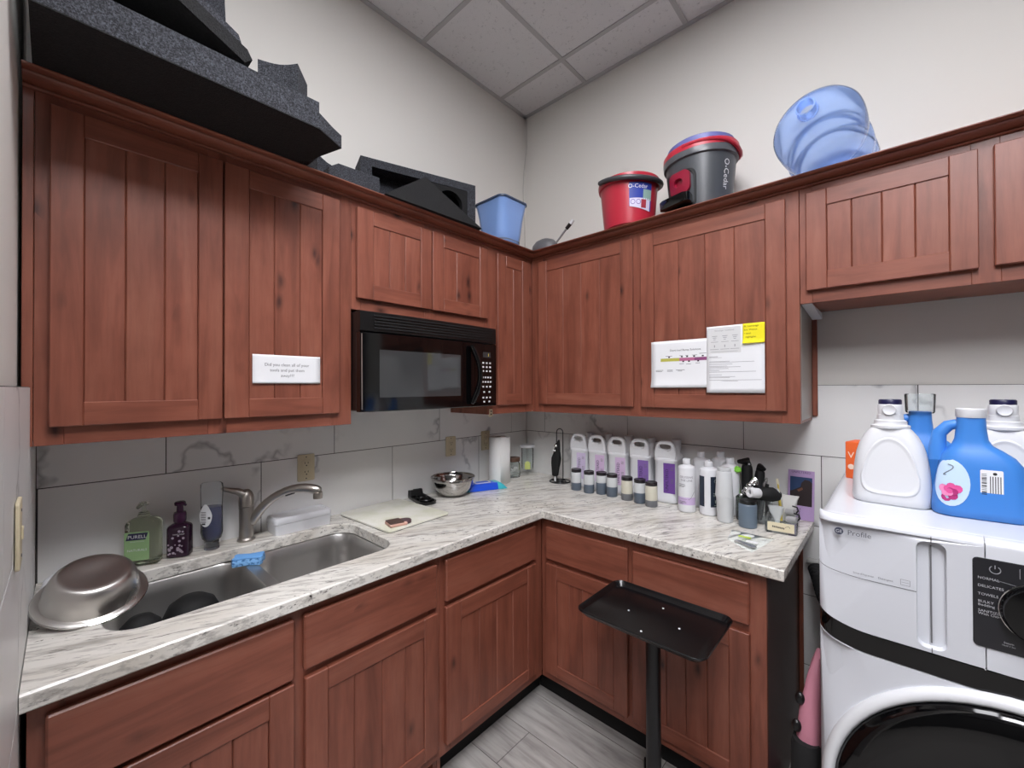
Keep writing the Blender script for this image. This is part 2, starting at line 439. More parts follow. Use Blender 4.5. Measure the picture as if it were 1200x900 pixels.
for y in gy:
    if YE < y < 0: b.box(-.01, XE, y - .012, y + .012, ZCEIL - .0025, ZCEIL + .004)
b.box(-.01, .014, YE, .01, ZCEIL - .003, ZCEIL + .004); b.box(-.01, XE, -.014, .01, ZCEIL - .003, ZCEIL + .004)
b.build('ceiling_grid', P('grid_white', 'b4b3b4', .5), ce, smooth=0)
for i, (c, r, pw) in enumerate(LIGHTS):
    x0, x1, y1, y0 = gx[c] + .02, gx[c + 1] - .02, gy[r] - .02, gy[r + 2] + .02
    t = T('ceiling_light', ['recessed fluorescent ceiling light over the middle of the room', 'dimmer recessed ceiling light above the counters', 'recessed fluorescent ceiling light deep in the room behind'][i], 'ceiling light', ((x0 + x1) / 2, (y0 + y1) / 2, ZCEIL))
    b = B(); b.plate([(x0, y0), (x1, y0), (x1, y1), (x0, y1)], [[(x0 + .03, y0 + .03), (x1 - .03, y0 + .03), (x1 - .03, y1 - .03), (x0 + .03, y1 - .03)]], lambda u, v, d: (u, v, ZCEIL - .004 + d), .03, 0); b.build('frame', WHITE, t, smooth=0)
    B().box(x0 + .03, x1 - .03, y0 + .03, y1 - .03, ZCEIL + .002, ZCEIL + .008).build('diffuser', emit('troffer_diffuser', 'f8f8fd', pw), t, smooth=0)

# ------------------------------------------------------------------ cabinets
def mL(a, d, z): return (d, a, z)          # left run: faces +X, runs along Y
def mR(a, d, z): return (a, -d, z)         # right run: faces -Y, runs along X
def bx(b, mp, a0, a1, d0, d1, z0, z1, bev=0, mi=0):
    p, q = mp(a0, d0, z0), mp(a1, d1, z1); b.box(p[0], q[0], p[1], q[1], p[2], q[2], bev, mi)
def make_door(mp, par, a0, a1, z0, z1, d, pa0, pa1, pz0, pz1, grooves, mats):
    th = .019
    b = B(); e = .0022
    bx(b, mp, a0, pa0, d, d + th, z0, z1, e, 0); bx(b, mp, pa1, a1, d, d + th, z0, z1, e, 0)
    bx(b, mp, pa0, pa1, d, d + th - .0004, z0, pz0, e, 1); bx(b, mp, pa0, pa1, d, d + th - .0004, pz1, z1, e, 1)
    o = b.build('door', mats, par, smooth=0)
    b = B(); xs = [pa0] + grooves + [pa1]
    for p, q in zip(xs, xs[1:]): bx(b, mp, p + .0004, q - .0004, d + .004, d + th - .0045, pz0 - .004, pz1 + .004, .0026, 0)
    b.build('panel', mats, o, smooth=0)
    return o
def make_drawer(mp, par, a0, a1, z0, z1, d, mats):
    b = B(); bx(b, mp, a0, a1, d, d + .019, z0, z1, .004, 1); return b.build('drawer', mats, par, smooth=0)
def face_frame(mp, par, d, z0, z1, stiles, rails, mats):
    b = B()
    for p, q in stiles: bx(b, mp, p, q, d - .019, d, z0, z1, .001, 0)
    for p, q, r0, r1 in rails: bx(b, mp, p, q, d - .019, d - .0003, r0, r1, .001, 1)
    return b.build('face_frame', mats, par, smooth=0)
def carcass(mp, par, a0, a1, d, z0, z1, mats, name='carcass'):
    b = B(); t = .016
    bx(b, mp, a0, a0 + t, .003, d, z0, z1, 0, 0); bx(b, mp, a1 - t, a1, .003, d, z0, z1, 0, 0)
    bx(b, mp, a0 + t, a1 - t, .003, d, z0 + .006, z0 + .006 + t, 0, 1); bx(b, mp, a0 + t, a1 - t, .003, d, z1 - t, z1, 0, 1)
    bx(b, mp, a0 + t, a1 - t, .003, .010, z0 + t, z1 - t, 0, 0)
    return b.build(name, mats, par, smooth=0)
FU, ZU, ZUT, ZD0, ZD1, PZ0, PZ1 = .3067, 1.348, 2.262, 1.395, 2.2085, 1.457, 2.148
# left double-door cabinet over the sink
t = T('wall_cabinet', 'two-door reddish wood wall cabinet above the sink, below the large foam', 'cabinet', (.15, -1.83, ZU))
carcass(mL, t, -2.242, -1.421, FU - .019, ZU, ZUT, WU)
face_frame(mL, t, FU, ZU, ZUT, [(-2.262, -2.243), (-2.242, -2.19), (-1.885, -1.835), (-1.50, -1.420)], [(-2.19, -1.885, ZU, 1.41), (-1.835, -1.50, ZU, 1.41), (-2.19, -1.885, 2.19, ZUT), (-1.835, -1.50, 2.19, ZUT)], WU)
make_door(mL, t, -2.216, -1.850, ZD0, ZD1, FU, -2.156, -1.912, PZ0, PZ1, [-2.075, -1.991], WU)
make_door(mL, t, -1.845, -1.474, ZD0, ZD1, FU, -1.777, -1.538, PZ0, PZ1, [-1.700, -1.616], WU)
# short cabinet over the microwave
t = T('wall_cabinet', 'short two-door wood wall cabinet directly above the black microwave', 'cabinet', (.15, -1.04, 1.801))
carcass(mL, t, -1.418, -.674, FU - .019, 1.801, ZUT, WU)
face_frame(mL, t, FU, 1.801, ZUT, [(-1.4195, -1.38), (-1.07, -1.015), (-.70, -.6735)], [(-1.38, -1.07, 1.801, 1.86), (-1.015, -.70, 1.801, 1.86), (-1.38, -1.07, 2.19, ZUT), (-1.015, -.70, 2.19, ZUT)], WU)
make_door(mL, t, -1.402, -1.044, 1.846, ZD1, FU, -1.333, -1.102, 1.908, PZ1, [-1.257, -1.180], WU)
make_door(mL, t, -1.037, -.684, 1.846, ZD1, FU, -.972, -.742, 1.908, PZ1, [-.892], WU)
# narrow corner cabinet
t = T('wall_cabinet', 'narrow one-door wood wall cabinet between the microwave and the corner', 'cabinet', (.15, -.49, ZU))
carcass(mL, t, -.672, -.012, FU - .019, ZU, ZUT, WU)
face_frame(mL, t, FU, ZU, ZUT, [(-.6725, -.59), (-.37, -.3075)], [(-.59, -.37, ZU, 1.41), (-.59, -.37, 2.19, ZUT)], WU)
make_door(mL, t, -.612, -.351, ZD0, ZD1, FU, -.545, -.412, PZ0, PZ1, [-.484], WU)
b = B(); b.box(.303, .309, -.662, -.637, 1.336, 1.376, .002); lk = b.build('catch', CREAM, t, smooth=0); lk['label'] = 'small almond plastic catch'
b = B(); b.box(.3085, .3095, -.654, -.645, 1.360, 1.368, 0); b.box(.3085, .3095, -.654, -.645, 1.345, 1.353, 0); b.build('slot', DGREY, lk, smooth=0)
# right two-door cabinet
t = T('wall_cabinet', 'two-door wood wall cabinet with white notices taped to one door', 'cabinet', (.96, -.15, ZU))
carcass(mR, t, .312, 1.619, FU - .019, ZU, ZUT, WU)
face_frame(mR, t, FU, ZU, ZUT, [(.3070, .39), (.93, 1.01), (1.56, 1.620)], [(.39, .93, ZU, 1.41), (1.01, 1.56, ZU, 1.41), (.39, .93, 2.19, ZUT), (1.01, 1.56, 2.19, ZUT)], WU)
make_door(mR, t, .369, .950, ZD0, ZD1, FU, .428, .886, PZ0, PZ1, [.540, .655, .768], WU)
make_door(mR, t, .992, 1.578, ZD0, ZD1, FU, 1.056, 1.511, PZ0, PZ1, [1.170, 1.284, 1.399], WU)
b = B(); bx(b, mR, 1.6195, 1.6215, .003, .288, ZU + .012, 1.80); ep = b.build('end_panel', M('end_panel_grey', '8a8078', .3).m, t, smooth=0); ep['label'] = 'greyish end panel'  # even grey-brown face on the cabinet's open side
b = B(); bx(b, mR, 1.620, 1.640, .001, .014, ZU + .015, 1.80, .004); b.build('scribe_strip', WV, t, smooth=0)
# cabinets over the washer
t = T('wall_cabinet', 'short two-door wood wall cabinet above the washing machine', 'cabinet', (2.05, -.15, 1.801))
carcass(mR, t, 1.624, 2.62, FU - .019, 1.801, ZUT, WU)
face_frame(mR, t, FU, 1.801, ZUT, [(1.6215, 1.66), (2.06, 2.12), (2.56, 2.62)], [(1.66, 2.06, 1.801, 1.86), (2.12, 2.56, 1.801, 1.86), (1.66, 2.06, 2.19, ZUT), (2.12, 2.56, 2.19, ZUT)], WU)
make_door(mR, t, 1.643, 2.074, 1.846, ZD1, FU, 1.705, 2.013, 1.910, PZ1, [1.775, 1.855, 1.936], WU)
make_door(mR, t, 2.106, 2.58, 1.848, ZD1, FU, 2.170, 2.516, 1.910, PZ1, [2.256, 2.343, 2.430], WU)
b = B(); b.prism([(-.30, 1.800), (-.012, 1.800), (-.012, 1.775)], lambda u, v, d: (1.624 + d, u, v), 0, .034); bk = b.build('bracket', WHITE, t, smooth=0); bk['label'] = 'white support bracket'
# crown moulding, one continuous run around the inner corner
prof = [(.300, 2.2355), (.3125, 2.2355), (.3155, 2.2375), (.3165, 2.2405), (.3150, 2.2432), (.3120, 2.2440), (.3195, 2.2455), (.330, 2.2465), (.341, 2.2492), (.349, 2.2530), (.3535, 2.2568), (.3505, 2.2578), (.3505, 2.2592), (.362, 2.2592), (.371, 2.2605), (.3755, 2.2628), (.3755, 2.2655), (.300, 2.2655)]
b = B(); b.rings([[(d, -2.262, z) for d, z in prof], [(d, -d, z) for d, z in prof], [(2.62, -d, z) for d, z in prof]], mi=0)
cm = tag(b.build('crown_molding', WH, smooth=0), 'dark reddish wood crown molding along the tops of the wall cabinets', 'molding')
# ------------------------------------------------------------------ base cabinets
FB, DF = .6285, .6475 - .019
def base_end(b, mp, a, t=.016): bx(b, mp, a, a + t, .003, FB - .019, .0, .875, 0, 0)
t = T('base_cabinet', 'dark red wood sink base cabinet with two false drawers above two doors', 'cabinet', (.30, -1.74, 0))
face_frame(mL, t, FB, .118, .876, [(-2.242, -2.19), (-1.79, -1.69), (-1.29, -1.2405)], [(-2.19, -1.79, .118, .19), (-1.69, -1.29, .118, .19), (-2.19, -1.79, .655, .70), (-1.69, -1.29, .655, .70), (-2.19, -1.79, .835, .876), (-1.69, -1.29, .835, .876)], WB)
b = B(); base_end(b, mL, -2.242); base_end(b, mL, -1.257); bx(b, mL, -2.226, -1.257, .003, FB - .019, .12, .136, 0, 1); bx(b, mL, -2.226, -1.257, .003, .010, .136, .60, 0, 0); b.build('carcass', WB, t, smooth=0)
b = B(); bx(b, mL, -2.242, -1.241, .545, .558, 0, .118, 0, 1); b.build('toe_kick', BLACK_R, t, smooth=0)  # black colour stands in for the shade of the toe recess
make_drawer(mL, t, -2.217, -1.754, .680, .846, DF, WB); make_drawer(mL, t, -1.727, -1.262, .690, .846, DF, WB)
make_door(mL, t, -2.217, -1.754, .162, .668, DF, -2.155, -1.817, .213, .605, [-2.07, -1.985, -1.90], WB)
make_door(mL, t, -1.724, -1.260, .162, .668, DF, -1.660, -1.318, .213, .605, [-1.577, -1.483, -1.394], WB)
t = T('base_cabinet', 'dark red wood base cabinet under the microwave, one drawer over one door', 'cabinet', (.30, -.95, 0))
face_frame(mL, t, FB, .118, .876, [(-1.2395, -1.19), (-.72, -.6295)], [(-1.19, -.72, .118, .19), (-1.19, -.72, .655, .70), (-1.19, -.72, .835, .876)], WB)
b = B(); base_end(b, mL, -1.239); bx(b, mL, -.032, -.016, .003, FB - .019, .12, .875, 0, 0); bx(b, mL, -1.222, -.032, .003, FB - .019, .12, .136, 0, 1); bx(b, mL, -1.222, -.032, .003, .010, .136, .86, 0, 0); b.build('carcass', WB, t, smooth=0)
b = B(); bx(b, mL, -1.239, -.560, .545, .558, 0, .118, 0, 1); b.build('toe_kick', BLACK_R, t, smooth=0)  # recess shade put into the black colour here too
make_drawer(mL, t, -1.220, -.694, .692, .848, DF, WB)
make_door(mL, t, -1.220, -.693, .160, .671, DF, -1.148, -.753, .211, .603, [-1.050, -.950, -.850], WB)
t = T('base_cabinet', 'dark red wood base cabinet behind the black tray stand, two drawers over two doors', 'cabinet', (1.10, -.30, 0))
face_frame(mR, t, FB, .118, .876, [(.630, .70), (1.055, 1.13), (1.50, 1.567)], [(.70, 1.055, .118, .19), (1.13, 1.50, .118, .19), (.70, 1.055, .655, .70), (1.13, 1.50, .655, .70), (.70, 1.055, .835, .876), (1.13, 1.50, .835, .876)], WB)
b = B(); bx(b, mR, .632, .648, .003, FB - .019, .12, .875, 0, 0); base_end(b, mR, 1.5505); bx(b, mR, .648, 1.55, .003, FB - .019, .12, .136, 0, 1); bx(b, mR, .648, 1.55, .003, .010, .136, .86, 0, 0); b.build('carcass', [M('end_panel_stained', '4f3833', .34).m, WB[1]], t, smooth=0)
b = B(); bx(b, mR, .560, 1.55, .545, .558, 0, .118, 0, 1); b.build('toe_kick', BLACK_R, t, smooth=0)  # black board carries the shade under the doors
make_drawer(mR, t, .667, 1.081, .686, .838, DF, WB); make_drawer(mR, t, 1.102, 1.519, .694, .836, DF, WB)
make_door(mR, t, .666, 1.079, .156, .666, DF, .728, 1.018, .211, .603, [.796, .864, .942], WB)
make_door(mR, t, 1.102, 1.520, .156, .666, DF, 1.164, 1.457, .211, .602, [1.237, 1.31, 1.384], WB)
b = B(); bx(b, mR, 1.567, 1.583, .002, .016, .12, .874, .003); b.build('scribe_strip', WB, t, smooth=0)

# ------------------------------------------------------------------ countertop and sink
ZC = .914
def ctr(o):   # L outline inset by o on its free edges
    return [(.001, -.001), (.001, yt(.0) + .0015), (.664 - o, yt(.664) + .0015), (.664 - o, -.664 + o), (1.6225 - o, -.664 + o), (1.6225 - o, -.001)]
CX, CY, CW, CH = .330, -1.738, .405, .775     # sink cut-out
def cut(o): return rr(CW - 2 * o, CH - 2 * o, .085, CX, CY, 8)
b = B()
b.plate(ctr(.004), [cut(-.003)], lambda u, v, d: (u, v, d), None, ZC)
b.rings([[(x, y, ZC) for x, y in ctr(.004)], [(x, y, ZC - .004) for x, y in ctr(0)], [(x, y, ZC - .034) for x, y in ctr(0)], [(x, y, ZC - .038) for x, y in ctr(.004)]], 0, 0)
b.rings([[(x, y, ZC) for x, y in cut(-.003)], [(x, y, ZC - .003) for x, y in cut(0)], [(x, y, ZC - .038) for x, y in cut(0)]], 0, 0)
b.plate(ctr(.004), [cut(0)], lambda u, v, d: (u, v, d), None, ZC - .038)
bmesh.ops.remove_doubles(b.m, verts=b.m.verts[:], dist=.0002)
tag(b.build('countertop', GRANITE, smooth=25), 'L-shaped white granite countertop with grey streaks and black flecks', 'countertop')
t = T('kitchen_sink', 'undermounted stainless double-bowl sink in the granite countertop', 'sink', (CX, CY, .70))
ZR = .872
bl = [(-1.942, .372), (-1.536, .372)]; SX, SW = .330, .415
out = rr(.455, .825, .06, CX, CY, 8)
b = B(); b.plate(out, [rr(SW, w, .075, SX, cy, 8) for cy, w in bl], lambda u, v, d: (u, v, ZR + d), -.002, 0)
b.build('rim', STEEL, t, recalc=False)
for cy, w in bl:
    b = B(); rs = []
    for z, o, r in ((ZR, 0, .075), (ZR - .006, .004, .073), (ZR - .05, .008, .07), (.735, .014, .066), (.710, .022, .06), (.697, .045, .05), (.694, .10, .04), (.693, .155, .02)):
        rs.append(rrz(SW - 2 * o, w - 2 * o, r, z, SX, cy, 8))
    b.rings(rs, False, True); o = b.build('bowl', STEEL, t, smooth=60)
    b = B(); b.lathe([(.055, 0), (.055, .003), (.045, .004), (.040, -.002), (.012, -.003), (.012, .004), (.001, .004)], (SX, cy, .694), seg=24); b.build('drain', CHROME, o)
# faucet: body, cap lever and arched spout
t = T('faucet', 'brushed nickel single-lever faucet with arched spout behind the sink', 'faucet', (.058, -1.712, ZC))
b = B(); b.lathe([(.030, 0), (.030, .006), (.0245, .012), (.0235, .05), (.0245, .115), (.0250, .128)], t.location, seg=28); body = b.build('body', NICKEL, t)
b = B(); b.lathe([(.0252, .130), (.0252, .150), (.0235, .168), (.019, .182), (.010, .191), (.001, .193)], t.location, seg=28)
b.tube([(.066, -1.722, ZC + .176), (.060, -1.742, ZC + .190), (.056, -1.762, ZC + .196), (.054, -1.778, ZC + .202), (.054, -1.790, ZC + .210)], [.016, .0125, .010, .0085, .006], 12)
b.build('lever', NICKEL, t)
sp = [(.062, -1.700, ZC + .055), (.078, -1.682, ZC + .098), (.103, -1.655, ZC + .140), (.134, -1.622, ZC + .172), (.166, -1.588, ZC + .190), (.198, -1.553, ZC + .194), (.225, -1.524, ZC + .186), (.240, -1.508, ZC + .176)]
b = B(); b.tube(sp, [.020, .0185, .0165, .0155, .0155, .0175, .0185, .0165], 16); spo = b.build('spout', NICKEL, t, sub=1)
b = B(); b.lathe([(.0165, 0), (.0175, .012), (.0165, .024)], (.232, -1.517, ZC + .150), seg=20); b.build('nozzle', NICKEL, spo)
b = B(); b.tube([(.150, -1.605, ZC + .166), (.172, -1.582, ZC + .176)], .006, 8); b.build('button', BLACK, spo)

# ------------------------------------------------------------------ microwave
t = T('microwave', 'black over-the-range microwave mounted under the short cabinet', 'microwave', (.19, -1.047, 1.397))
Y0, Y1, Z0, Z1 = -1.4165, -.6765, 1.397, 1.790
B().box(.004, .345, Y0, Y1, Z0 + .004, Z1, .004).build('housing', BLACK, t, smooth=0)
def bow(y): k = (y - Y0) / (Y1 - Y0) * 2 - 1; return .385 - .012 * k * k      # front is slightly bowed
def front(b, y0, y1, z0, z1, d=0., n=12, mi=0, depth=.03):
    f = [[(bow(y0 + (y1 - y0) * i / n) + d - q, y0 + (y1 - y0) * i / n, z) for i in range(n + 1)] for z, q in ((z0, depth), (z0, .003), (z0 + .003, 0), (z1 - .003, 0), (z1, .003), (z1, depth))]
    b.rings(f, closed=False, mi=mi)
    for i in (0, n):
        b.m.faces.new([b.m.verts.new(f[j][i]) for j in range(6)]); b._mark(mi)
b = B(); front(b, Y0, -.832, Z0, 1.708, n=14); door = b.build('door', BLACK_G, t, smooth=25)
b = B(); b.grid(lambda u, v: (bow(-1.338 + .415 * u) + .0008, -1.338 + .415 * u, 1.452 + .190 * v), 8, 1); b.build('window', WIN, door)
b = B(); b.tube([(.380 , Y0 + .004, Z0 + .01), (.377, Y0 + .004, 1.70)], .0025, 6); ed = b.build('edge_highlight', NICKEL, door); ed['label'] = 'thin silver strip shaped as an edge highlight'  # highlight along the door edge, shaped as a metal strip
b = B(); hp = []
for i in range(13):
    k = i / 12; hp.append((.392 + .030 * math.sin(PI * k), -.862 - .0 * k + .030 * math.sin(PI * k), 1.412 + .28 * k))
b.tube(hp, [.010] + [.013] * 11 + [.010], 12); b.build('handle', BLACK_G, door)
b = B(); front(b, -.829, Y1, Z0, 1.708, n=6); cp = b.build('control_panel', BLACK_G, t, smooth=25)
b = B(); b.grid(lambda u, v: (bow(-.775 + .055 * u) + .0008, -.775 + .055 * u, 1.640 + .026 * v), 3, 1); dp = b.build('display', WIN, cp)
b = B(); b.text('1', .02, lambda u, v: (bow(-.733) + .0013, -.735 + u, 1.646 + v)); b.build('digit', emit('display_amber', 'd8c048', 1.2), dp, smooth=0)
b = B()
for r, (z, k) in enumerate([(1.612, 3), (1.592, 3), (1.572, 3), (1.540, 4), (1.518, 4), (1.494, 3), (1.468, 2), (1.440, 3), (1.420, 2)]):
    for j in range(k):
        y = -.785 + .075 * (j + .5) / k
        b.box(bow(y) - .001, bow(y) + .0012, y - .006, y + .005, z - .004, z + .004)
b.build('keypad', PRINT_W, cp, smooth=0)
b = B(); front(b, Y0, Y1, 1.711, Z1, -.001, n=14); vg = b.build('vent_panel', BLACK, t, smooth=25)
b = B()
for k in range(5):
    z = 1.725 + k * .012
    b.rings([[(bow(y) + q, y, z + h) for q, h in ((-.004, 0), (.004, -.001), (.004, .004), (-.004, .006))] for y in [Y0 + .055 + (Y1 - Y0 - .085) * i / 12 for i in range(13)]])
b.build('grille', BLACK_R, vg, smooth=0)
B().box(.05, .33, Y0 + .06, Y1 - .06, Z0 - .004, Z0 + .004, .002).build('underside_filter', GREY_P, t, smooth=0)

# ------------------------------------------------------------------ outlets and switch on the tiles
def outlet(y0, y1, z0, z1, label):
    t = T('wall_outlet', label, 'outlet', (0, (y0 + y1) / 2, (z0 + z1) / 2)); yc, zc = (y0 + y1) / 2, (z0 + z1) / 2
    b = B(); b.prism(rr(y1 - y0, z1 - z0, .006, yc, zc), lambda u, v, d: (d, u, v), .0005, .006, .002); b.build('cover_plate', CREAM, t, smooth=30)
    b = B(); b.prism(rr(.034, .067, .003, yc, zc), lambda u, v, d: (d, u, v), .006, .0085, .001); rc = b.build('receptacle', CREAM, t, smooth=30)
    b = B()
    for s in (-.019, .019):
        for q in (-.0065, .0065): b.box(.0082, .0088, yc + q - .0012, yc + q + .0012, zc + s - .002, zc + s + .006)
        b.lathe([(.0028, 0), (.0028, .0008)], (.0081, yc, zc + s - .009), 'x', 10)
    b.build('slot', DGREY, rc, smooth=0)
    b = B(); b.lathe([(.003, 0), (.0025, .001)], (.006, yc, zc + .046), 'x', 10); b.lathe([(.003, 0), (.0025, .001)], (.006, yc, zc - .046), 'x', 10); b.build('screw', GREY_P, t)
    return t
outlet(-1.507, -1.436, 1.090, 1.204, 'almond electrical outlet on the tiles behind the faucet and white box')
outlet(-.709, -.637, 1.098, 1.210, 'almond electrical outlet on the tiles above the shiny bowl')
outlet(-.433, -.362, 1.102, 1.220, 'almond electrical outlet half hidden behind the paper towel roll')
t = T('light_switch', 'almond light switch plate on the tiled side wall', 'switch', (.72, yt(.72), 1.23)); y = yt(.72)
b = B(); b.prism(rr(.075, .118, .006, .735, 1.236), lambda u, v, d: (u, y + d, v), .0005, .0065, .002); b.build('cover_plate', CREAM, t, smooth=30)
b = B(); b.prism(rr(.010, .024, .002, .735, 1.236), lambda u, v, d: (u, y + d, v), .006, .0095, .002); b.build('toggle', CREAM, t, smooth=30)
b = B(); b.lathe([(.003, 0), (.0025, .001)], (.735, y + .0065, 1.276), 'y', 10); b.lathe([(.003, 0), (.0025, .001)], (.735, y + .0065, 1.196), 'y', 10); b.build('screw', GREY_P, t)

# ------------------------------------------------------------------ notices
def sheet(name, label, cat, fn, w, h, curl=.006, mat=PAPER, group=None):
    t = T(name, label, cat, fn(w / 2, h / 2, 0), group=group)
    b = B(); b.grid(lambda u, v: fn(u * w, v * h, .0006 + curl * (max(0, .25 - v) / .25) ** 2 * (1 - u * .7)), 10, 14); b.build('sheet', mat, t, solid=.0003)
    return t
def lines(b, fn, rows, d=.0012, mi=0):
    for u0, u1, v, h in rows: b.quad(lambda u, v: fn(u, v, d), u0, u1, v, v + h, mi)
fL = lambda u, v, d: (.326 + d, -1.768 + u, 1.507 + v)
t = sheet('notice', 'white typed cleaning reminder on the sink wall cabinet door', 'notice', fL, .2195, .0965, .001)
b = B()
for k, s in enumerate(['Did you clean all of your', 'tools and put them', 'away???']): b.text(s, .0145, lambda u, v, k=k: fL(.108 + u, .059 - .0185 * k + v, .0014))
b.build('lettering', GREY, t, smooth=0)
fP = lambda u, v, d: (1.045 + u, -.326 - d, 1.487 + v)
t = sheet('notice', 'white landscape chart with a yellow to purple colour bar on the cabinet door', 'notice', fP, .2775, .211, .010)
b = B(); b.text('Demi-iced Bump Solutions', .0125, lambda u, v: fP(.155 + u, .163 + v, .0014)); b.build('lettering', INK, t, smooth=0)
b = B(); lines(b, fP, [(.045, .130, .118, .014)], mi=0); lines(b, fP, [(.130, .195, .118, .014)], mi=1); lines(b, fP, [(.195, .255, .118, .014)], mi=2)
b.build('colour_bar', [P('bar_olive', 'b9b552', .8), P('bar_pink', 'b86a8f', .8), P('bar_plum', '8c4a78', .8)], t, smooth=0)
b = B()
for u, v in ((.08, .134), (.137, .134), (.16, .134), (.19, .134), (.226, .134), (.143, .113), (.168, .113), (.207, .113)): lines(b, fP, [(u, u + .008, v, .006)])
for u, v, w in ((.068, .141, .03), (.13, .141, .014), (.157, .141, .012), (.185, .141, .022), (.215, .147, .03), (.13, .105, .02), (.16, .103, .02), (.2, .106, .018), (.022, .078, .035), (.022, .073, .03), (.075, .078, .025), (.075, .073, .025), (.115, .078, .038), (.122, .073, .02)): lines(b, fP, [(u, u + w, v, .0016)])
b.build('print', INK, t, smooth=0)
fQ = lambda u, v, d: (1.292 + u, -.329 - d, 1.465 + v)
t = sheet('notice', 'white portrait instruction sheet with a sticky note at its top', 'notice', fQ, .216, .2785, .005)
b = B(); lines(b, fQ, [(.006, .132, .165, .108)], .0009); b.build('diagram_box', P('diagram_grey', 'd5d5d5', .8), t, smooth=0)
b = B(); rows = []
for v, ws in ((.258, .09), (.198, .028), (.178, .06)): pass
for u in (.022, .062, .1):
    rows += [(u, u + .02, .236, .002), (u + .003, u + .017, .229, .002), (u + .005, u + .014, .222, .002), (u - .004, u + .024, .212, .0016), (u + .008, u + .011, .190, .010), (u - .008, u + .026, .181, .0016)]
rows += [(.015, .12, .171, .0012), (.010, .045, .150, .002), (.010, .06, .146, .001)]
for v, w in ((.130, .08), (.126, .17), (.118, .09), (.110, .07), (.106, .12), (.100, .075), (.092, .04), (.086, .175), (.074, .05), (.066, .10), (.062, .08), (.052, .195), (.048, .11)): rows.append((.010, .010 + w, v, .0014))
lines(b, fQ, rows); b.text('Developer Guidelines', .0085, lambda u, v: fQ(.07 + u, .257 + v, .0013)); b.build('print', INK_L, t, smooth=0)
fS = lambda u, v, d: (1.431 + u, -.3305 - d, 1.664 + v)
t = sheet('sticky_note', 'yellow sticky note with handwriting on the instruction sheet', 'note', fS, .078, .080, .010, YELLOW)
b = B()
for k, s in enumerate(['Bl. Lauranage', 'Ent. Walnut', '• level', '  highlights', '• level by tint']): b.text(s, .0098, lambda u, v, k=k: fS(.005 + u, .066 - k * .0145 + v, .0016 ), align='LEFT')
b.build('handwriting', P('olive_ink', '5d5210', .8), t, smooth=0)

# ------------------------------------------------------------------ left counter items
K = ZC + .0002
# tilted upside-down mixing bowl and what it leans on
t = T('mixing_bowl', 'dull steel mixing bowl upside down, leaning at the left end of the counter', 'bowl', (.336, -2.138, .953 + .0))
n = Vector((.399, .042, 1)).normalized(); rot = n.to_track_quat('Z', 'Y').to_matrix()
t['tilt'] = 22
def place(v): return rot @ Vector(v)
b = B(); pr = [(.108, -.003), (.109, .0), (.107, .002), (.094, .003), (.0925, .006), (.090, .022), (.084, .045), (.077, .060), (.0715, .066), (.066, .0685), (.056, .0675), (.034, .0668), (.028, .0655), (.001, .065)]
b.lathe(pr, (0, 0, .004), seg=48, rot=rot, cap0=False); b.build('bowl', STEEL_W, t, local=True, solid=.0012, smooth=50)
b = B(); b.tube([place(((.1085) * math.cos(a), (.1085) * math.sin(a), .0025)) for a in [2 * PI * i / 48 for i in range(48)]], .0022, 8, closed=True); b.build('rolled_rim', STEEL_B, t, local=True)
t = tag(B().lathe([(.070, .0), (.073, .006), (.060, .044), (.052, .050), (.001, .051)], (.146, -2.166, K), seg=36).build('soap_dish', WHITE, smooth=50), 'white plastic dish under the leaning steel bowl', 'dish')
# hand sanitiser
def pump_top(b, c, h, s=1, dr=(1, 0)):
    b.lathe([(.012 * s, h), (.012 * s, h + .012 * s), (.006 * s, h + .014 * s), (.005 * s, h + .03 * s), (.011 * s, h + .032 * s), (.011 * s, h + .040 * s), (.006 * s, h + .042 * s)], c, seg=18)
    x, y, z = c; b.tube([(x, y, z + h + .037 * s), (x + dr[0] * .02 * s, y + dr[1] * .02 * s, z + h + .037 * s), (x + dr[0] * .036 * s, y + dr[1] * .036 * s, z + h + .033 * s)], [.006 * s, .006 * s, .004 * s], 8)
def box_bottle(name, label, cat, loc, rz, w, d, h, sh, neck, r, mat, body_name='bottle'):
    t = T(name, label, cat, loc, rz)
    b = B(); rs = [rrz(w - .008, d - .008, r, 0), rrz(w, d, r, .004), rrz(w, d, r, h), rrz(w * .94, d * .9, r, h + sh * .4), rrz(w * .72, d * .75, r, h + sh * .75)]
    rs += [rrz(neck * 2, neck * 2, neck, h + sh), rrz(neck * 2, neck * 2, neck, h + sh + .008)]
    b.rings(rs); b.build(body_name, mat, t, local=True, smooth=40); return t
t = box_bottle('sanitizer_bottle', 'green gel hand sanitizer pump bottle by the leaning steel bowl', 'soap bottle', (.047, -2.005, K), math.radians(62), .088, .055, .132, .022, .016, .012, GEL)
b = B(); pump_top(b, (0, 0, .155), .0, 1.15, (0, -1)); b.build('pump', clear('clear_pump', 'e8ece4', .2, 1.3), t, local=True)
fF = lambda u, v: (u - .008, -.0281, v)
b = B(); b.prism(rr(.066, .092, .004, -.008, .066), lambda u, v, d: (u, -d, v), .0276, .0280); lb = b.build('label', GREENL, t, local=True, smooth=0)
b = B(); b.prism([(-.034, .086), (.018, .086), (.025, .108), (-.027, .108)], lambda u, v, d: (u - .003, -d, v), .0281, .0284); b.build('badge', NAVY, lb, local=True, smooth=0)
b = B(); b.text('PURELL', .0150, lambda u, v: (u - .007, -.0287, .0915 + v)); b.text('NATURALS', .0105, lambda u, v: (u - .007, -.0284, .050 + v)); b.text('ADVANCED HAND SANITIZER', .0028, lambda u, v: (u - .007, -.0284, .080 + v)); b.build('lettering', PRINT_W, lb, local=True, smooth=0)
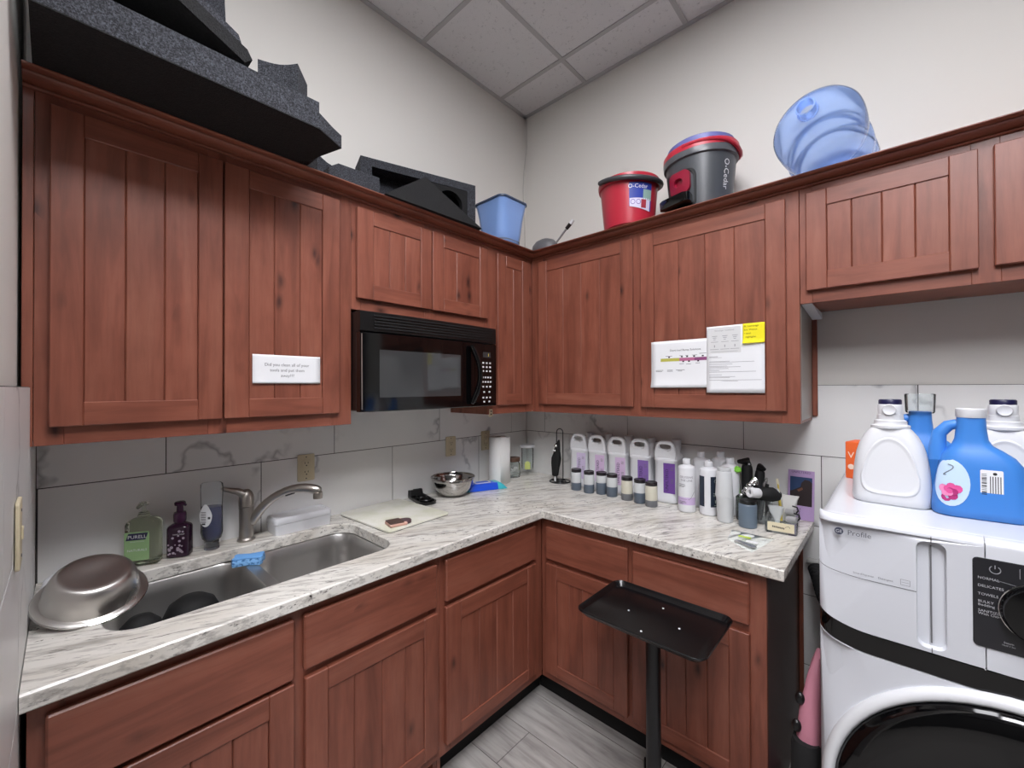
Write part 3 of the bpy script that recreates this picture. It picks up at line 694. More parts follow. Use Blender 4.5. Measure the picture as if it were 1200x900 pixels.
# purple foaming soap
t = box_bottle('soap_dispenser', 'dark purple foaming hand soap dispenser beside the sanitizer', 'soap bottle', (.055, -1.912, K), math.radians(60), .066, .052, .098, .016, .016, .015, P('plum_bottle', '2a1526', .18))
b = B(); b.lathe([(.0175, .118), (.0185, .124), (.0185, .142), (.0165, .150), (.010, .152), (.009, .172), (.015, .174), (.0165, .182), (.013, .186), (.001, .187)], seg=24); b.tube([(0, 0, .181), (.014, -.012, .181), (.024, -.02, .177)], [.007, .006, .004], 8); b.build('pump', P('plum_plastic', '3d1838', .25), t, local=True)
b = B()
for k in range(26):
    u, v = R.uniform(-.026, .026), R.uniform(.012, .052) if k < 20 else R.uniform(.055, .09)
    b.lathe([(R.uniform(.002, .0052), 0), (.001, .0006)], (u, -.0262, v), 'y', 7, rot=None)
b.build('flower_print', P('pale_petals', 'a99aa8', .5), t, local=True, smooth=0)
b = B(); b.text('HAND SOAP', .006, lambda u, v: (u + .006, -.0264, .078 + v)); b.build('lettering', PRINT_W, t, local=True, smooth=0)
# clear dish-soap bottle standing on its cap
t = T('dish_soap_bottle', 'clear squeeze bottle half full of navy dish soap next to the faucet', 'soap bottle', (.062, -1.822, K), math.radians(55))
b = B(); b.lathe([(.023, 0), (.0235, .003), (.0225, .026), (.018, .030)], seg=24); b.build('cap', clear('cap_clear', 'd8dee6', .15, 1.3), t, local=True)
def oval(z, w, d): return [(w / 2 * math.cos(2 * PI * i / 28), d / 2 * math.sin(2 * PI * i / 28), z) for i in range(28)]
b = B(); b.rings([oval(.030, .042, .034), oval(.038, .060, .042), oval(.06, .070, .047), oval(.12, .068, .047), oval(.17, .069, .047), oval(.215, .072, .046), oval(.232, .070, .044), oval(.237, .060, .036)]); b.build('bottle', SQUEEZE, t, local=True, smooth=50)
b = B(); b.rings([oval(.0335, .046, .030), oval(.040, .056, .038), oval(.062, .066, .043), oval(.12, .064, .043), oval(.152, .0645, .043)]); b.build('liquid', BLUELIQ, t, local=True, smooth=40)
lp = []
for i in range(28):
    a = 2 * PI * i / 28; lp.append((.021 * math.cos(a) * (1 - .35 * max(0, math.sin(a))) - .010, .040 * math.sin(a) + .125))
b = B(); b.prism(lp, lambda u, v, d: (u, -d - .0006 + .8 * u * u * 10 * .7, v), .0238, .0243); lb = b.build('label', PAPER, t, local=True, smooth=0)
b = B()
for k in range(7): b.quad(lambda u, v: (u, -.0251 + .8 * u * u * 7, v), -.025, -.008, .100 + .006 * k, .102 + .006 * k)
b.quad(lambda u, v: (u, -.0251 + .8 * u * u * 7, v), -.022, -.010, .092, .098); b.quad(lambda u, v: (u, -.0251, v), -.002, .006, .112, .120); b.build('print', DGREY, lb, local=True, smooth=0)
# white hinged box
t = T('wipes_box', 'long white plastic lidded box between the faucet and the cutting board', 'box', (.056, -1.517, K))
b = B(); b.rings([rrz(.100, .216, .012, z, .056, -1.517) for z in (K, K + .002)] + [rrz(.106, .222, .014, K + .040, .056, -1.517)]); b.build('body', WHITE, t)
b = B(); b.rings([rrz(w, l, r, z, .056, -1.517) for w, l, r, z in ((.106, .222, .014, K + .0415), (.108, .224, .015, K + .047), (.106, .222, .016, K + .058), (.096, .212, .016, K + .0645), (.080, .196, .014, K + .0655), (.076, .192, .013, K + .0625))]); b.build('lid', WHITE, t)
# sponge on the divider
t = T('sponge', 'small light blue scrub sponge on the sink divider', 'sponge', (.195, -1.742, ZR + .0005), math.radians(-28))
def bone(o): return [(u * 1., v) for u, v in [(-.042, -.030), (-.02, -.026), (0, -.022), (.02, -.026), (.042, -.030), (.048, -.018), (.044, 0), (.048, .018), (.042, .030), (.02, .026), (0, .022), (-.02, .026), (-.042, .030), (-.048, .018), (-.044, 0), (-.048, -.018)]]
b = B(); b.prism(bone(0), lambda u, v, d: (v, u, d), 0, .024, .004); 
ms = M('sponge_blue', '7db4ea', .95); vv = ms.coords(); vo = ms.noise(vv, 90, 2, .6); ms.col(ms.ramp(vo, [(.35, '3f74b4'), (.5, '86bdf0')])); ms.bump(vo, .6, .004)
b.build('foam_block', ms.m, t, local=True, smooth=40)
b = B(); b.prism([(u * .98, v * .98) for u, v in bone(0)], lambda u, v, d: (v, u, d), .0238, .0275, .001); b.build('scrub_pad', P('scrub_blue', '6aa5e2', .9), t, local=True, smooth=40)
# black bowls upside down in the sink
for k, (x, yy, zz, rr_, h, lab) in enumerate(((.318, -1.925, .6975, .080, .172, 'black plastic bowl upside down in the sink, larger of the two'), (.420, -2.052, .6975, .060, .200, 'black plastic bowl upside down in the sink, beside the leaning steel bowl'))):
    b = B(); b.lathe([(rr_ * .98, 0), (rr_, .003), (rr_ * 1.0, h * .15), (rr_ * .97, h * .45), (rr_ * .88, h * .70), (rr_ * .70, h * .88), (rr_ * .40, h * .975), (.001, h)], (x, yy, zz), seg=36)
    tag(b.build('dye_bowl', BLACK_R, smooth=50), lab, 'bowl', 'black bowls in the sink')
# cutting board and the little box on it
t = T('cutting_board', 'pale green-white plastic cutting board lying on the counter beside the sink', 'cutting board', (.206, -1.165, K), math.radians(3))
b = B(); b.rings([rrz(.385 - e, .320 - e, .018, z) for e, z in ((.004, .001), (0, .003), (0, .009), (.004, .0105))]); b.build('board', BOARD, t, local=True)
b = B(); b.rings([rrz(.384 - e, .319 - e, .018, z) for e, z in ((.004, 0), (0, .0008), (0, .0028), (.004, .0030))]); b.build('non_slip_base', BOARD_E, t, local=True)
t = T('mini_palette', 'small pink and brown case lying on the cutting board', 'case', (.357, -1.247, K + .0106), math.radians(-12))
b = B(); b.box(-.034, .034, -.040, .034, .001, .013, .003); b.build('case', P('blush_case', 'd3a595', .4), t, local=True, smooth=0)
b = B(); b.box(-.033, .033, -.039, .020, .0128, .0165, .002); b.build('lid', P('brown_lid', '4d342c', .3), t, local=True, smooth=0)
b = B(); b.lathe([(.024, 0), (.026, .002), (.026, .010), (.023, .013), (.001, .0132)], (-.002, .036, .0008), seg=28); b.build('mirror_ring', P('mauve_ring', '5a4247', .3), t, local=True)
# black plastic caddy lying open
t = T('tool_rest', 'black plastic two-well rest lying behind the cutting board', 'tray', (.098, -.940, K), math.radians(-14))
b = B(); b.rings([rrz(w, d, r, z) for w, d, r, z in ((.20, .080, .03, 0), (.21, .090, .035, .004), (.212, .092, .035, .014), (.198, .078, .03, .016), (.186, .066, .026, .006))]); b.build('base', BLACK, t, local=True)
b = B()
for xx, r0 in ((.055, .030), (-.005, .026)): b.lathe([(r0, .006), (r0 + .003, .020), (r0 + .001, .023), (r0 - .003, .020), (r0 - .004, .010), (.001, .009)], (xx, 0, 0), seg=28)
b.build('well', BLACK, t, local=True)
b = B(); b.rings([rrz(.026, .082, .012, .010, -.085), rrz(.022, .078, .012, .038, -.092), rrz(.014, .07, .006, .040, -.092), rrz(.010, .06, .004, .02, -.088)]); b.build('back_rest', BLACK, t, local=True)
# shiny bowl
t = T('mixing_bowl', 'shiny steel mixing bowl standing upright under the microwave', 'bowl', (.130, -.762, K))
b = B(); b.lathe([(.001, .0), (.045, .0), (.050, .002), (.075, .016), (.098, .045), (.110, .080), (.114, .100)], t.location, seg=56, cap0=False, cap1=False); b.build('bowl', STEEL_B, t, solid=.001, smooth=60, recalc=True)
b = B(); b.tube([(.130 + .1155 * math.cos(2 * PI * i / 56), -.762 + .1155 * math.sin(2 * PI * i / 56), K + .100) for i in range(56)], .0028, 8, closed=True); b.build('rolled_rim', STEEL_B, t)
# wipes pack
t = T('wipes_pack', 'blue and teal soft pack of wet wipes beside the paper towels', 'pack', (.154, -.556, K), math.radians(-22))
def pack(u, v, s):
    x, yy = (u - .5) * .105, (v - .5) * .25; e = min(u, 1 - u, .5) * 2; f = min(v, 1 - v) * 2
    return (x, yy, .002 + s * .034 * min(1, e * 3) ** .6 * min(1, f * 3.2) ** .7)
b = B(); b.grid(lambda u, v: pack(u, v, 1), 12, 22); b.grid(lambda u, v: pack(u, v, 0), 12, 22); bmesh.ops.remove_doubles(b.m, verts=b.m.verts[:], dist=.0004)
for f in b.m.faces:
    c = f.calc_center_median(); f.material_index = 1 if c.y > .055 + .25 * c.x or c.y < -.095 - .2 * c.x else 0
b.build('pouch', [P('wipes_blue', '1c4fd0', .3), P('wipes_teal', '43b5c2', .3)], t, local=True, smooth=60)
b = B(); b.prism(rr(.050, .095, .012, -.004, -.010), lambda u, v, d: (u, v, d), .034, .0385, .001); fl2 = b.build('flap', PRINT_W, t, local=True)
b = B(); b.prism(rr(.034, .075, .010, -.004, -.010), lambda u, v, d: (u, v, d), .0385, .0392); b.build('flap_insert', P('wipes_blue2', '2f62d6', .3), fl2, local=True, smooth=0)
# paper towel roll
t = T('paper_towel_roll', 'white paper towel roll standing on the counter in front of an outlet', 'paper towels', (.105, -.392, K))
mt = M('paper_towel', 'e6e5e2', .95); vv = mt.coords((1, 1, 1)); mt.bump(mt.noise(vv, 190, 2, .5), .4, .002); mt = mt.m
b = B(); b.lathe([(.051, 0), (.053, .002), (.053, .276), (.051, .278), (.021, .278), (.020, .272)], t.location, seg=40, cap1=False); b.build('roll', mt, t)
b = B(); b.lathe([(.0215, .0), (.0215, .277), (.0195, .277), (.0195, .02), (.001, .02)], t.location, seg=24); b.build('core', P('cardboard', '55483c', .9), t)
b = B(); b.grid(lambda u, v: (.105 + .0545 * math.cos(-.5 + 1.2 * u) + .012 * u * u, -.392 + .0545 * math.sin(-.5 + 1.2 * u) + .018 * u * u, K + .002 + .274 * v), 10, 1); b.build('loose_sheet', mt, t, solid=.0008)
# jars in the corner
t = T('glass_jar', 'clear glass jar with a brown wooden lid beside the paper towels', 'jar', (.062, -.205, K))
b = B(); b.lathe([(.040, 0), (.043, .004), (.044, .03), (.043, .085), (.036, .096), (.036, .100), (.034, .100), (.034, .094), (.041, .082), (.041, .008), (.001, .006)], t.location, seg=36); b.build('jar', CLEAR, t, smooth=50)
b = B(); b.lathe([(.040, .0995), (.043, .102), (.043, .122), (.041, .125), (.001, .1255)], t.location, seg=36); b.build('lid', P('brown_wood_lid', '5b3f2e', .5), t)
b = B()
for k in range(9): b.ball((.062 + R.uniform(-.02, .02), -.205 + R.uniform(-.02, .02), K + .018 + .013 * (k // 2)), .013, .010, .008, seg=10)
b.build('contents', P('white_clips', 'd9d7d4', .5), t)
t = T('storage_jar', 'tall clear jar with white lid and base, yellow-green packet inside', 'jar', (.092, -.100, K))
b = B(); b.rings([rrz(.088 - e, .088 - e, .024, z, .092, -.100) for e, z in ((.004, 0), (0, .003), (0, .036), (.004, .039))]); b.build('base', WHITE, t)
b = B(); b.lathe([(.0385, .039), (.0385, .180), (.036, .180), (.036, .041)], (.092, -.100, K), seg=36, cap0=False, cap1=False); b.build('cylinder', CLEAR, t)
b = B(); b.lathe([(.044, .180), (.048, .183), (.048, .194), (.044, .199), (.001, .200)], (.092, -.100, K), seg=36); b.build('lid', WHITE, t)
b = B(); b.prism([(-.018, 0), (.018, 0), (.018, .035), (.009, .05), (-.009, .05), (-.018, .035)], lambda u, v, d: (.100 + u * .7 + d, -.110 + u * .7 - d, K + .0395 + v), 0, .008, .001); b.build('packet', P('lime_packet', 'cfd46a', .5), t)
b = B()
for k in range(16):
    a = R.uniform(0, 2 * PI); b.tube([(.085, -.092, K + .045), (.085 + .012 * math.cos(a), -.092 + .012 * math.sin(a), K + .07), (.085 + .026 * math.cos(a), -.092 + .026 * math.sin(a), K + .080 + R.uniform(-.01, .01))], [.002, .0035, .001], 5)
b.build('filler', P('pale_green_strips', 'a9b88f', .6), t)
# wire towel stand carrying a clipper
t = T('wire_stand', 'black wire countertop stand holding a black hand tool', 'stand', (.372, -.125, K))
def ringpts(r, z, n=36): return [(.372 + r * math.cos(2 * PI * i / n), -.125 + r * math.sin(2 * PI * i / n), K + z) for i in range(n)]
b = B(); b.tube(ringpts(.062, .004), .0035, 8, closed=True); b.tube(ringpts(.036, .004), .003, 8, closed=True); b.tube(ringpts(.015, .004), .004, 8, closed=True)
for a in (0, PI / 2): b.tube([(.372 - .062 * math.cos(a), -.125 - .062 * math.sin(a), K + .004), (.372 + .062 * math.cos(a), -.125 + .062 * math.sin(a), K + .004)], .003, 8)
b.build('base', BLACK_M, t)
b = B(); b.tube([(.358, -.138, K + .004), (.358, -.138, K + .30), (.360, -.136, K + .313), (.366, -.1305, K + .321), (.372, -.125, K + .323), (.378, -.1195, K + .321), (.384, -.114, K + .313), (.386, -.112, K + .30), (.386, -.112, K + .004)], .003, 8); b.build('loop', BLACK_M, t)
b = B(); b.tube([(.350, -.15, K + .19), (.362, -.155, K + .20), (.378, -.155, K + .20)], .003, 8); b.build('hook', BLACK_M, t)
t = T('hair_clipper', 'black hair clipper hanging on the wire stand', 'clipper', (.374, -.165, K + .03))
b = B(); x0, y0 = .374, -.168
b.rings([rrz(w, d, min(w, d) * .45, K + z, x0 + dx, y0) for w, d, z, dx in ((.018, .018, .040, -.006), (.038, .030, .046, -.005), (.046, .034, .08, -.003), (.058, .036, .12, 0), (.062, .036, .15, .003), (.044, .032, .180, .008), (.030, .026, .20, .012))]); b.build('body', BLACK_R, t, smooth=50)
b = B(); b.tube([(x0 + .012, y0, K + .198), (x0 + .020, y0 - .008, K + .235), (x0 + .032, y0 - .01, K + .262)], [.018, .015, .004], 10); b.build('nose', BLACK, t)
b = B(); b.ball((x0 + .014, y0 - .018, K + .226), .010); b.ball((x0 + .006, y0 - .018, K + .196), .008); b.tube([(x0 - .004, y0 - .015, K + .21), (x0 - .008, y0 - .017, K + .185)], .005, 8); b.build('lever', CHROME, t)
b = B(); b.cyl((x0 - .006, y0, K + .0105), .006, .031); b.build('tip', PRINT_W, t)

# ------------------------------------------------------------------ gallon jugs and small jars on the right counter
def jug(label, loc, lab_mat, rz=0):
    """local frame: handle face looks to -Y, cap at the back right; origin at the middle of the base"""
    t = T('gallon_jug', label, 'jug', loc, rz, 'white gallon jugs along the wall')
    w, d = .114, .150
    b = B(); rs = [rrz(w - .012, d - .012, .022, 0), rrz(w, d, .026, .006), rrz(w, d, .026, .030), rrz(w - .004, d - .004, .026, .034), rrz(w - .004, d - .004, .026, .203), rrz(w, d, .026, .207), rrz(w, d, .026, .216), rrz(w - .004, d - .004, .026, .219)]
    rs += [rrz(w * .95, d * .93, .03, .226, 0, .004), rrz(w * .84, d * .80, .04, .234, .004, .012), rrz(w * .62, d * .55, .03, .241, .010, .024), rrz(w * .46, d * .36, .02, .247, .018, .036), rrz(.046, .046, .022, .255, .024, .042), rrz(.042, .042, .021, .286, .024, .042)]
    b.rings(rs); b.build('body', WHITE_J, t, local=True, smooth=45)
    # handle arch over the front, with an oval grip hole
    def arch(k):                                                                    # outline; k widens it towards the base
        pts = [(-.053, 0), (-.0525, .034), (-.049, .058), (-.042, .076), (-.032, .087), (-.016, .0915), (.010, .0915), (.026, .088), (.038, .078), (.047, .058), (.0515, .033), (.052, 0)]
        return [(u, v) for u, v in reversed(pts)]
    hole = [(.0 + .029 * math.copysign(abs(math.cos(a)) ** .75, math.cos(a)) - .002, .062 + .0125 * math.copysign(abs(math.sin(a)) ** .8, math.sin(a))) for a in [2 * PI * i / 24 for i in range(24)]]
    def fa(u, v, dd): return (u, -.070 + .30 * v * v / .09 * .12 + dd * (1.0), .214 + v)
    b = B(); o = arch(0)
    b.plate(o, [hole], lambda u, v, q: fa(u, v, q), .026, 0)
    b.plate(o, [hole], lambda u, v, q: fa(u, v, .026), None, 0)
    bmesh.ops.remove_doubles(b.m, verts=b.m.verts[:], dist=.0002)
    h = b.build('handle', WHITE_J, t, local=True, smooth=50)
    md = h.modifiers.new('round', 'BEVEL'); md.width = .007; md.segments = 3; md.limit_method = 'ANGLE'; md.angle_limit = math.radians(50)
    b = B(); b.lathe([(.022, .280), (.0235, .282), (.0235, .304), (.0215, .306), (.001, .306)], (.024, .042, 0), seg=28); b.build('cap', WHITE, t, local=True)
    b = B(); f = lambda u, v, q=.0005: (u, -d / 2 + .002 - q, v)
    b.quad(f, -.006, .0500, .050, .198); lb = b.build('label', lab_mat, t, local=True, smooth=0)
    b = B(); b.text('UNFILTERED', .0215, lambda u, v: f(.018 - v, .060 + u, .0009), align='LEFT', squash=.90); b.build('lettering', P('violet_ink', '33254a', .7), lb, local=True, smooth=0)
    b = B()
    for k, (v0, n) in enumerate(((.176, 3), (.120, 4))):
        for i in range(n): b.quad(lambda u, v: f(u, v, .0009), .028, .042, v0 - .006 * i, v0 - .006 * i + .0018)
    b.build('small_print', GREY, lb, local=True, smooth=0)
for k, (x, yy, m, lab) in enumerate([(.518, -.088, LAV, 'white gallon jug with the palest lavender label, closest to the wire stand'), (.640, -.088, PINKL, 'white gallon jug with pink-lavender label, second from the wire stand'), (.765, -.088, PINKL, 'white gallon jug, middle one of the five, pink-lavender label'), (.894, -.088, PURP, 'white gallon jug with purple label, fourth from the wire stand'), (1.030, -.088, PURP_D, 'white gallon jug with deep purple label, beside the white bottles')]):
    jug(lab, (x, yy, K), m, math.radians(5))
def cup(label, loc, fill, milk):
    t = T('sample_jar', label, 'jar', loc, 0, 'small lidded jars before the gallon jugs')
    z = .100 * fill
    b = B(); b.lathe([(.0265, 0), (.0285, .003), (.0287, z), ], seg=28); b.build('liquid', SLATE if milk else P('grey_liquid', '6d6f73', .35), t, local=True)
    b = B(); b.lathe([(.0287, z), (.0285, .098), (.0265, .101)], seg=28); b.build('wall', FROST if milk else P('cream_frost', 'c9c5b4', .4), t, local=True)
    b = B(); b.lathe([(.0275, .1005), (.0282, .102), (.0282, .1155), (.0262, .118), (.024, .117), (.001, .1165)], seg=28); b.build('lid', P('dark_plum_lid', '1d181d', .28), t, local=True)
for x, yy, fill, milk, lab in [(.557, -.224, .43, 1, 'small jar half full of blue-grey liquid, first in the row from the wire stand'), (.644, -.231, .47, 1, 'small jar with blue-grey liquid, second in the row from the wire stand'), (.708, -.208, .62, 1, 'fullest small jar, set back, third in the row from the wire stand'), (.776, -.216, .52, 1, 'small jar with blue-grey liquid, middle of the row of seven'), (.868, -.228, .35, 0, 'small cream-walled jar with grey liquid, fifth from the wire stand'), (.941, -.235, .52, 1, 'small jar half full of blue-grey liquid between the two cream-walled jars'), (1.010, -.257, .32, 0, 'small cream-walled jar in front of the last jug, nearest the white bottles')]:
    cup(lab, (x, yy, K), fill, milk)
def cylmap(c, r, a0): return lambda u, v: (c[0] + r * math.sin(a0 + u / r), c[1] - r * math.cos(a0 + u / r), c[2] + v)
def litre(label, loc, cap, name='litre_bottle', group=None, capm=WHITE, h=.205):
    t = T(name, label, 'bottle', loc, group=group)
    b = B(); b.lathe([(.034, 0), (.0375, .003), (.038, .008), (.038, h - .005), (.0365, h + .001), (.030, h + .0055), (.019, h + .0095), (.015, h + .012), (.015, h + .018)], seg=36); b.build('bottle', WHITE_J, t, local=True, smooth=50)
    if cap == 'disc':
        b = B(); b.lathe([(.0165, h + .012), (.0172, h + .014), (.0172, h + .036), (.016, h + .038), (.001, h + .038)], seg=24); b.build('cap', capm, t, local=True)
    else:
        b = B(); b.lathe([(.0185, h + .011), (.0195, h + .013), (.017, h + .030), (.013, h + .034), (.001, h + .034)], seg=24); c = b.build('cap', capm, t, local=True)
        b = B(); b.box(-.0045, .0045, -.018, .010, h + .026, h + .041, .002); b.build('spout', capm, c, local=True, smooth=0)
    return t
t = litre('white litre bottle with grey lettering above a lavender band, before the other bottles', (1.166, -.222, K), 'disc', group='litre bottles beside the jugs')
f = cylmap((0, 0, 0), .0383, .25)
b = B(); b.grid(lambda u, v: f(-.048 + .096 * u, .036 + .034 * v), 16, 1); lb = b.build('label', P('lavender_band', 'cbb4da', .6), t, local=True)
f2 = cylmap((0, 0, 0), .0386, .25)
b = B(); b.text('CROSSING', .0130, lambda u, v: f2(u + .002, .158 + v)); b.text('THE LINE', .0130, lambda u, v: f2(u + .002, .143 + v)); b.text('DEVELOPER', .006, lambda u, v: f2(u - .010, .060 + v)); b.build('lettering', P('grey_violet_ink', '77727f', .7), lb, local=True, smooth=0)
b = B()
for v0, w_ in ((.128, .028), (.122, .03), (.117, .024), (.050, .03), (.045, .034), (.040, .02)): b.grid(lambda u, v: f2(-.032 + w_ * u, v0 + .002 * v), 6, 1)
b.tube([f2(.030 + .012 * math.cos(a * .9) - .002 * a, .095 - .010 * a + .006 * math.sin(a * 2)) for a in [i * .35 for i in range(13)]], .0006, 5)
b.build('print', GREY, lb, local=True, smooth=0)
t = litre('white litre bottle with midnight blue label panels and a flip spout', (1.257, -.205, K), 'spout', group='litre bottles beside the jugs')
f = cylmap((0, 0, 0), .0383, .25)
b = B(); b.grid(lambda u, v: f(.010 + .050 * u, .040 + .135 * v), 10, 1); b.grid(lambda u, v: f(-.050 + .034 * u, .040 + .135 * v), 10, 1); lb = b.build('label', NAVYL, t, local=True)
b = B(); f2 = cylmap((0, 0, 0), .0386, .25)
b.tube([f2(.034 + .007 * math.cos(a), .155 + .007 * math.sin(a)) for a in [2 * PI * i / 16 for i in range(16)]], .0007, 5, closed=True)
for v0 in (.10, .094, .088): b.grid(lambda u, v: f2(.022 + .022 * u, v0 + .002 * v), 4, 1)
b.grid(lambda u, v: f2(.030 + .006 * u, .058 + .013 * v), 2, 1); b.grid(lambda u, v: f2(.026 + .018 * u, .047 + .002 * v), 3, 1)
b.build('print', P('pale_print', 'b9c2b4', .6), lb, local=True, smooth=0)
litre('plain white litre bottle behind the lettered bottle', (1.185, -.085, K), 'disc', group='litre bottles beside the jugs', h=.222)
litre('plain white litre bottle against the tiles behind the blue-labelled bottle', (1.268, -.062, K), 'disc', group='litre bottles beside the jugs', h=.230)
t = litre('greyish litre bottle with a round cap standing behind the paired cups', (1.328, -.135, K), 'disc', group='litre bottles beside the jugs', h=.215)
b = B(); b.tube([(.030 * math.cos(a), .030 * math.sin(a), .222 + .012 * math.sin(a * 1)) for a in [2 * PI * i / 20 for i in range(20)]], .0025, 6, closed=True); b.build('carry_ring', FROST, t, local=True)
# two frosted cups, one standing upside down on the other
t = T('plastic_cup', 'frosted white plastic cup at the bottom of a stacked pair', 'cup', (1.343, -.268, K), group='stacked frosted cups')
b = B(); b.lathe([(.027, 0), (.030, .003), (.031, .008), (.0345, .100), (.0352, .107), (.0335, .1075), (.030, .012), (.001, .010)], seg=32); b.build('cup', CUPW, t, local=True, smooth=50)
t = T('plastic_cup', 'frosted white plastic cup upside down on top of a stacked pair', 'cup', (1.340, -.268, K + .1078), group='stacked frosted cups')
b = B(); b.lathe([(.0352, 0), (.0345, .006), (.0300, .104), (.028, .108), (.024, .109), (.001, .1085)], seg=32, cap0=False); b.build('cup', CUPW, t, local=True, smooth=50)
b = B(); b.lathe([(.025, .109), (.0265, .111), (.0265, .121), (.024, .123), (.001, .123)], seg=28); b.build('base', CUPW, t, local=True)
# clear organiser bin with tools
def bin_(name, label, cx, cy, w, d, h, rz=0):
    t = T(name, label, 'organizer', (cx, cy, K), rz)
    b = B(); b.rings([rrz(w - .006, d - .006, .008, .0), rrz(w, d, .009, .003), rrz(w + .004, d + .004, .009, h), rrz(w, d, .008, h), rrz(w - .004, d - .004, .008, .006)]); b.build('bin', CLEAR, t, local=True, smooth=40); return t
bin_('organizer_bin', 'clear plastic bin holding black hand tools behind the blue-grey jar', 1.425, -.135, .110, .150, .100)
t = bin_('organizer_bin', 'low clear plastic bin with a cream name tag at the counter end', 1.537, -.165, .105, .255, .052, math.radians(6))
b = B(); b.box(-.044, .044, -.1315, -.1300, .010, .044, .0); lb = b.build('name_tag', P('cream_tag', 'd8ceb0', .7), t, local=True, smooth=0)
b = B()
for k in range(8): b.box(-.028 + .0052 * k, -.0246 + .0052 * k, -.1319, -.1316, .024 - .0004 * k, .0305 - .0004 * k)
b.tube([(.022 + .008 * math.cos(a), -.1318, .028 + .008 * math.sin(a) * math.cos(a * .5)) for a in [i * .5 for i in range(13)]], .0006, 5); b.build('print', INK, lb, local=True, smooth=0)
def tool(label, base, top, r, head, name='hair_clipper', cat='clipper'):
    t = T(name, label, cat, base, group='hand tools in the clear bin'); a, c = Vector(base), Vector(top); d = c - a
    b = B(); b.tube([a + d * k for k in (0, .03, .25, .6, .92, 1)], [r * .7, r * .95, r, r * .85, r * 1.05, r * .8], 14); b.build('body', BLACK_R, t, sub=1)
    e = c + d.normalized() * .012
    b = B(); b.tube([c - d * .02, e, e + Vector(head)], [r * .85, r * .8, r * .35], 12); b.build('head', CHROME if r < .019 else BLACK, t)
    return t
tool('bulky black hand tool standing tallest in the clear bin', (1.395, -.120, K + .004), (1.385, -.085, K + .225), .024, (-.028, -.03, .0))
tool('black clipper leaning to the right in the clear bin', (1.43, -.12, K + .004), (1.437, -.080, K + .205), .021, (.02, -.02, -.005))
tool('black clipper with bright metal head leaning in the clear bin', (1.420, -.16, K + .004), (1.430, -.155, K + .155), .018, (.006, -.02, .012))
tool('thin silver-headed trimmer in the clear bin', (1.45, -.165, K + .004), (1.468, -.150, K + .150), .011, (.008, -.006, .024), 'trimmer', 'trimmer')
t = tag(B().lathe([(.010, 0), (.016, .006), (.015, .020), (.006, .026), (.001, .027)], (1.363, -.152, K + .195), seg=8).build('clip', P('lime_plastic', '86d34a', .4)), 'lime green clip hanging at the top of the black tools', 'clip')
b = B(); b.tube([(1.372, -.135, K + .02), (1.364, -.13, K + .12), (1.362, -.12, K + .2)], .002, 6); b.build('stem', P('lime_plastic2', '86d34a', .4), t)
for k, (x, y, z, dz, lab) in enumerate(((1.418, -.190, .150, .05, 'shiny metal clip among the black tools, larger one'), (1.398, -.185, .118, .045, 'shiny metal clip among the black tools, lower one'))):
    t = T('metal_clip', lab, 'clip', (x, y, K + z - dz))
    b = B(); b.ball((x, y, K + z), .012, .009, .012); b.ball((x - .012, y - .004, K + z - .014), .009, .008, .009); b.build('hinge', CHROME, t)
    b = B(); b.tube([(x, y, K + z), (x + .014, y + .004, K + z + .030), (x + .018, y + .006, K + z + .044)], [.006, .005, .002], 8); b.tube([(x, y, K + z), (x + .026, y, K + z + .022), (x + .034, y, K + z + .030)], [.006, .005, .002], 8); b.build('prong', CHROME, t)
# round black brush and white roll lying over the tools
t = T('tape_roll', 'white tube roll resting on the black brushes above the blue-grey jar', 'roll', (1.452, -.265, K + .1155))
rt = Vector((-.55, -.75, .12)).to_track_quat('Z', 'Y').to_matrix()
b = B(); b.lathe([(.010, -.022), (.0195, -.022), (.0205, -.020), (.0205, .020), (.0195, .022), (.010, .022)], (1.452, -.262, K + .139), seg=28, rot=rt, cap0=False, cap1=False); b.rings([[Vector((1.452, -.262, K + .139)) + rt @ Vector((.010 * math.cos(a), .010 * math.sin(a), h)) for a in [2 * PI * i / 28 for i in range(28)]] for h in (-.022, .022)], 0, 0); b.build('roll', PRINT_W, t)
t = T('hair_brush', 'black round vent brush lying across the clear bin', 'brush', (1.475, -.185, K + .1015))
b = B(); b.tube([(1.463, -.215, K + .126), (1.478, -.20, K + .128), (1.500, -.178, K + .124), (1.520, -.158, K + .118)], [.018, .028, .030, .020], 16); b.build('head', BLACK_R, t)
b = B(); b.tube([(1.484, -.193, K + .150), (1.486, -.190, K + .168)], .007, 8); b.build('knob', BLACK, t)
b = B(); b.tube([(1.512, -.178, K + .135), (1.520, -.175, K + .150), (1.528, -.172, K + .125), (1.533, -.17, K + .11)], .004, 6); b.build('strap', FROST, t)
# blue-grey jar with black lid
t = T('mixing_jar', 'blue-grey jar with a dark lid in front of the clear bins', 'jar', (1.432, -.278, K))
b = B(); b.lathe([(.030, 0), (.0335, .003), (.034, .010), (.034, .088), (.032, .094), (.029, .097)], seg=36); b.build('jar', SLJAR, t, local=True, smooth=45)
b = B(); b.lathe([(.0305, .096), (.0315, .098), (.0315, .108), (.029, .1105), (.001, .1105)], seg=32); b.build('lid', BLACK, t, local=True)
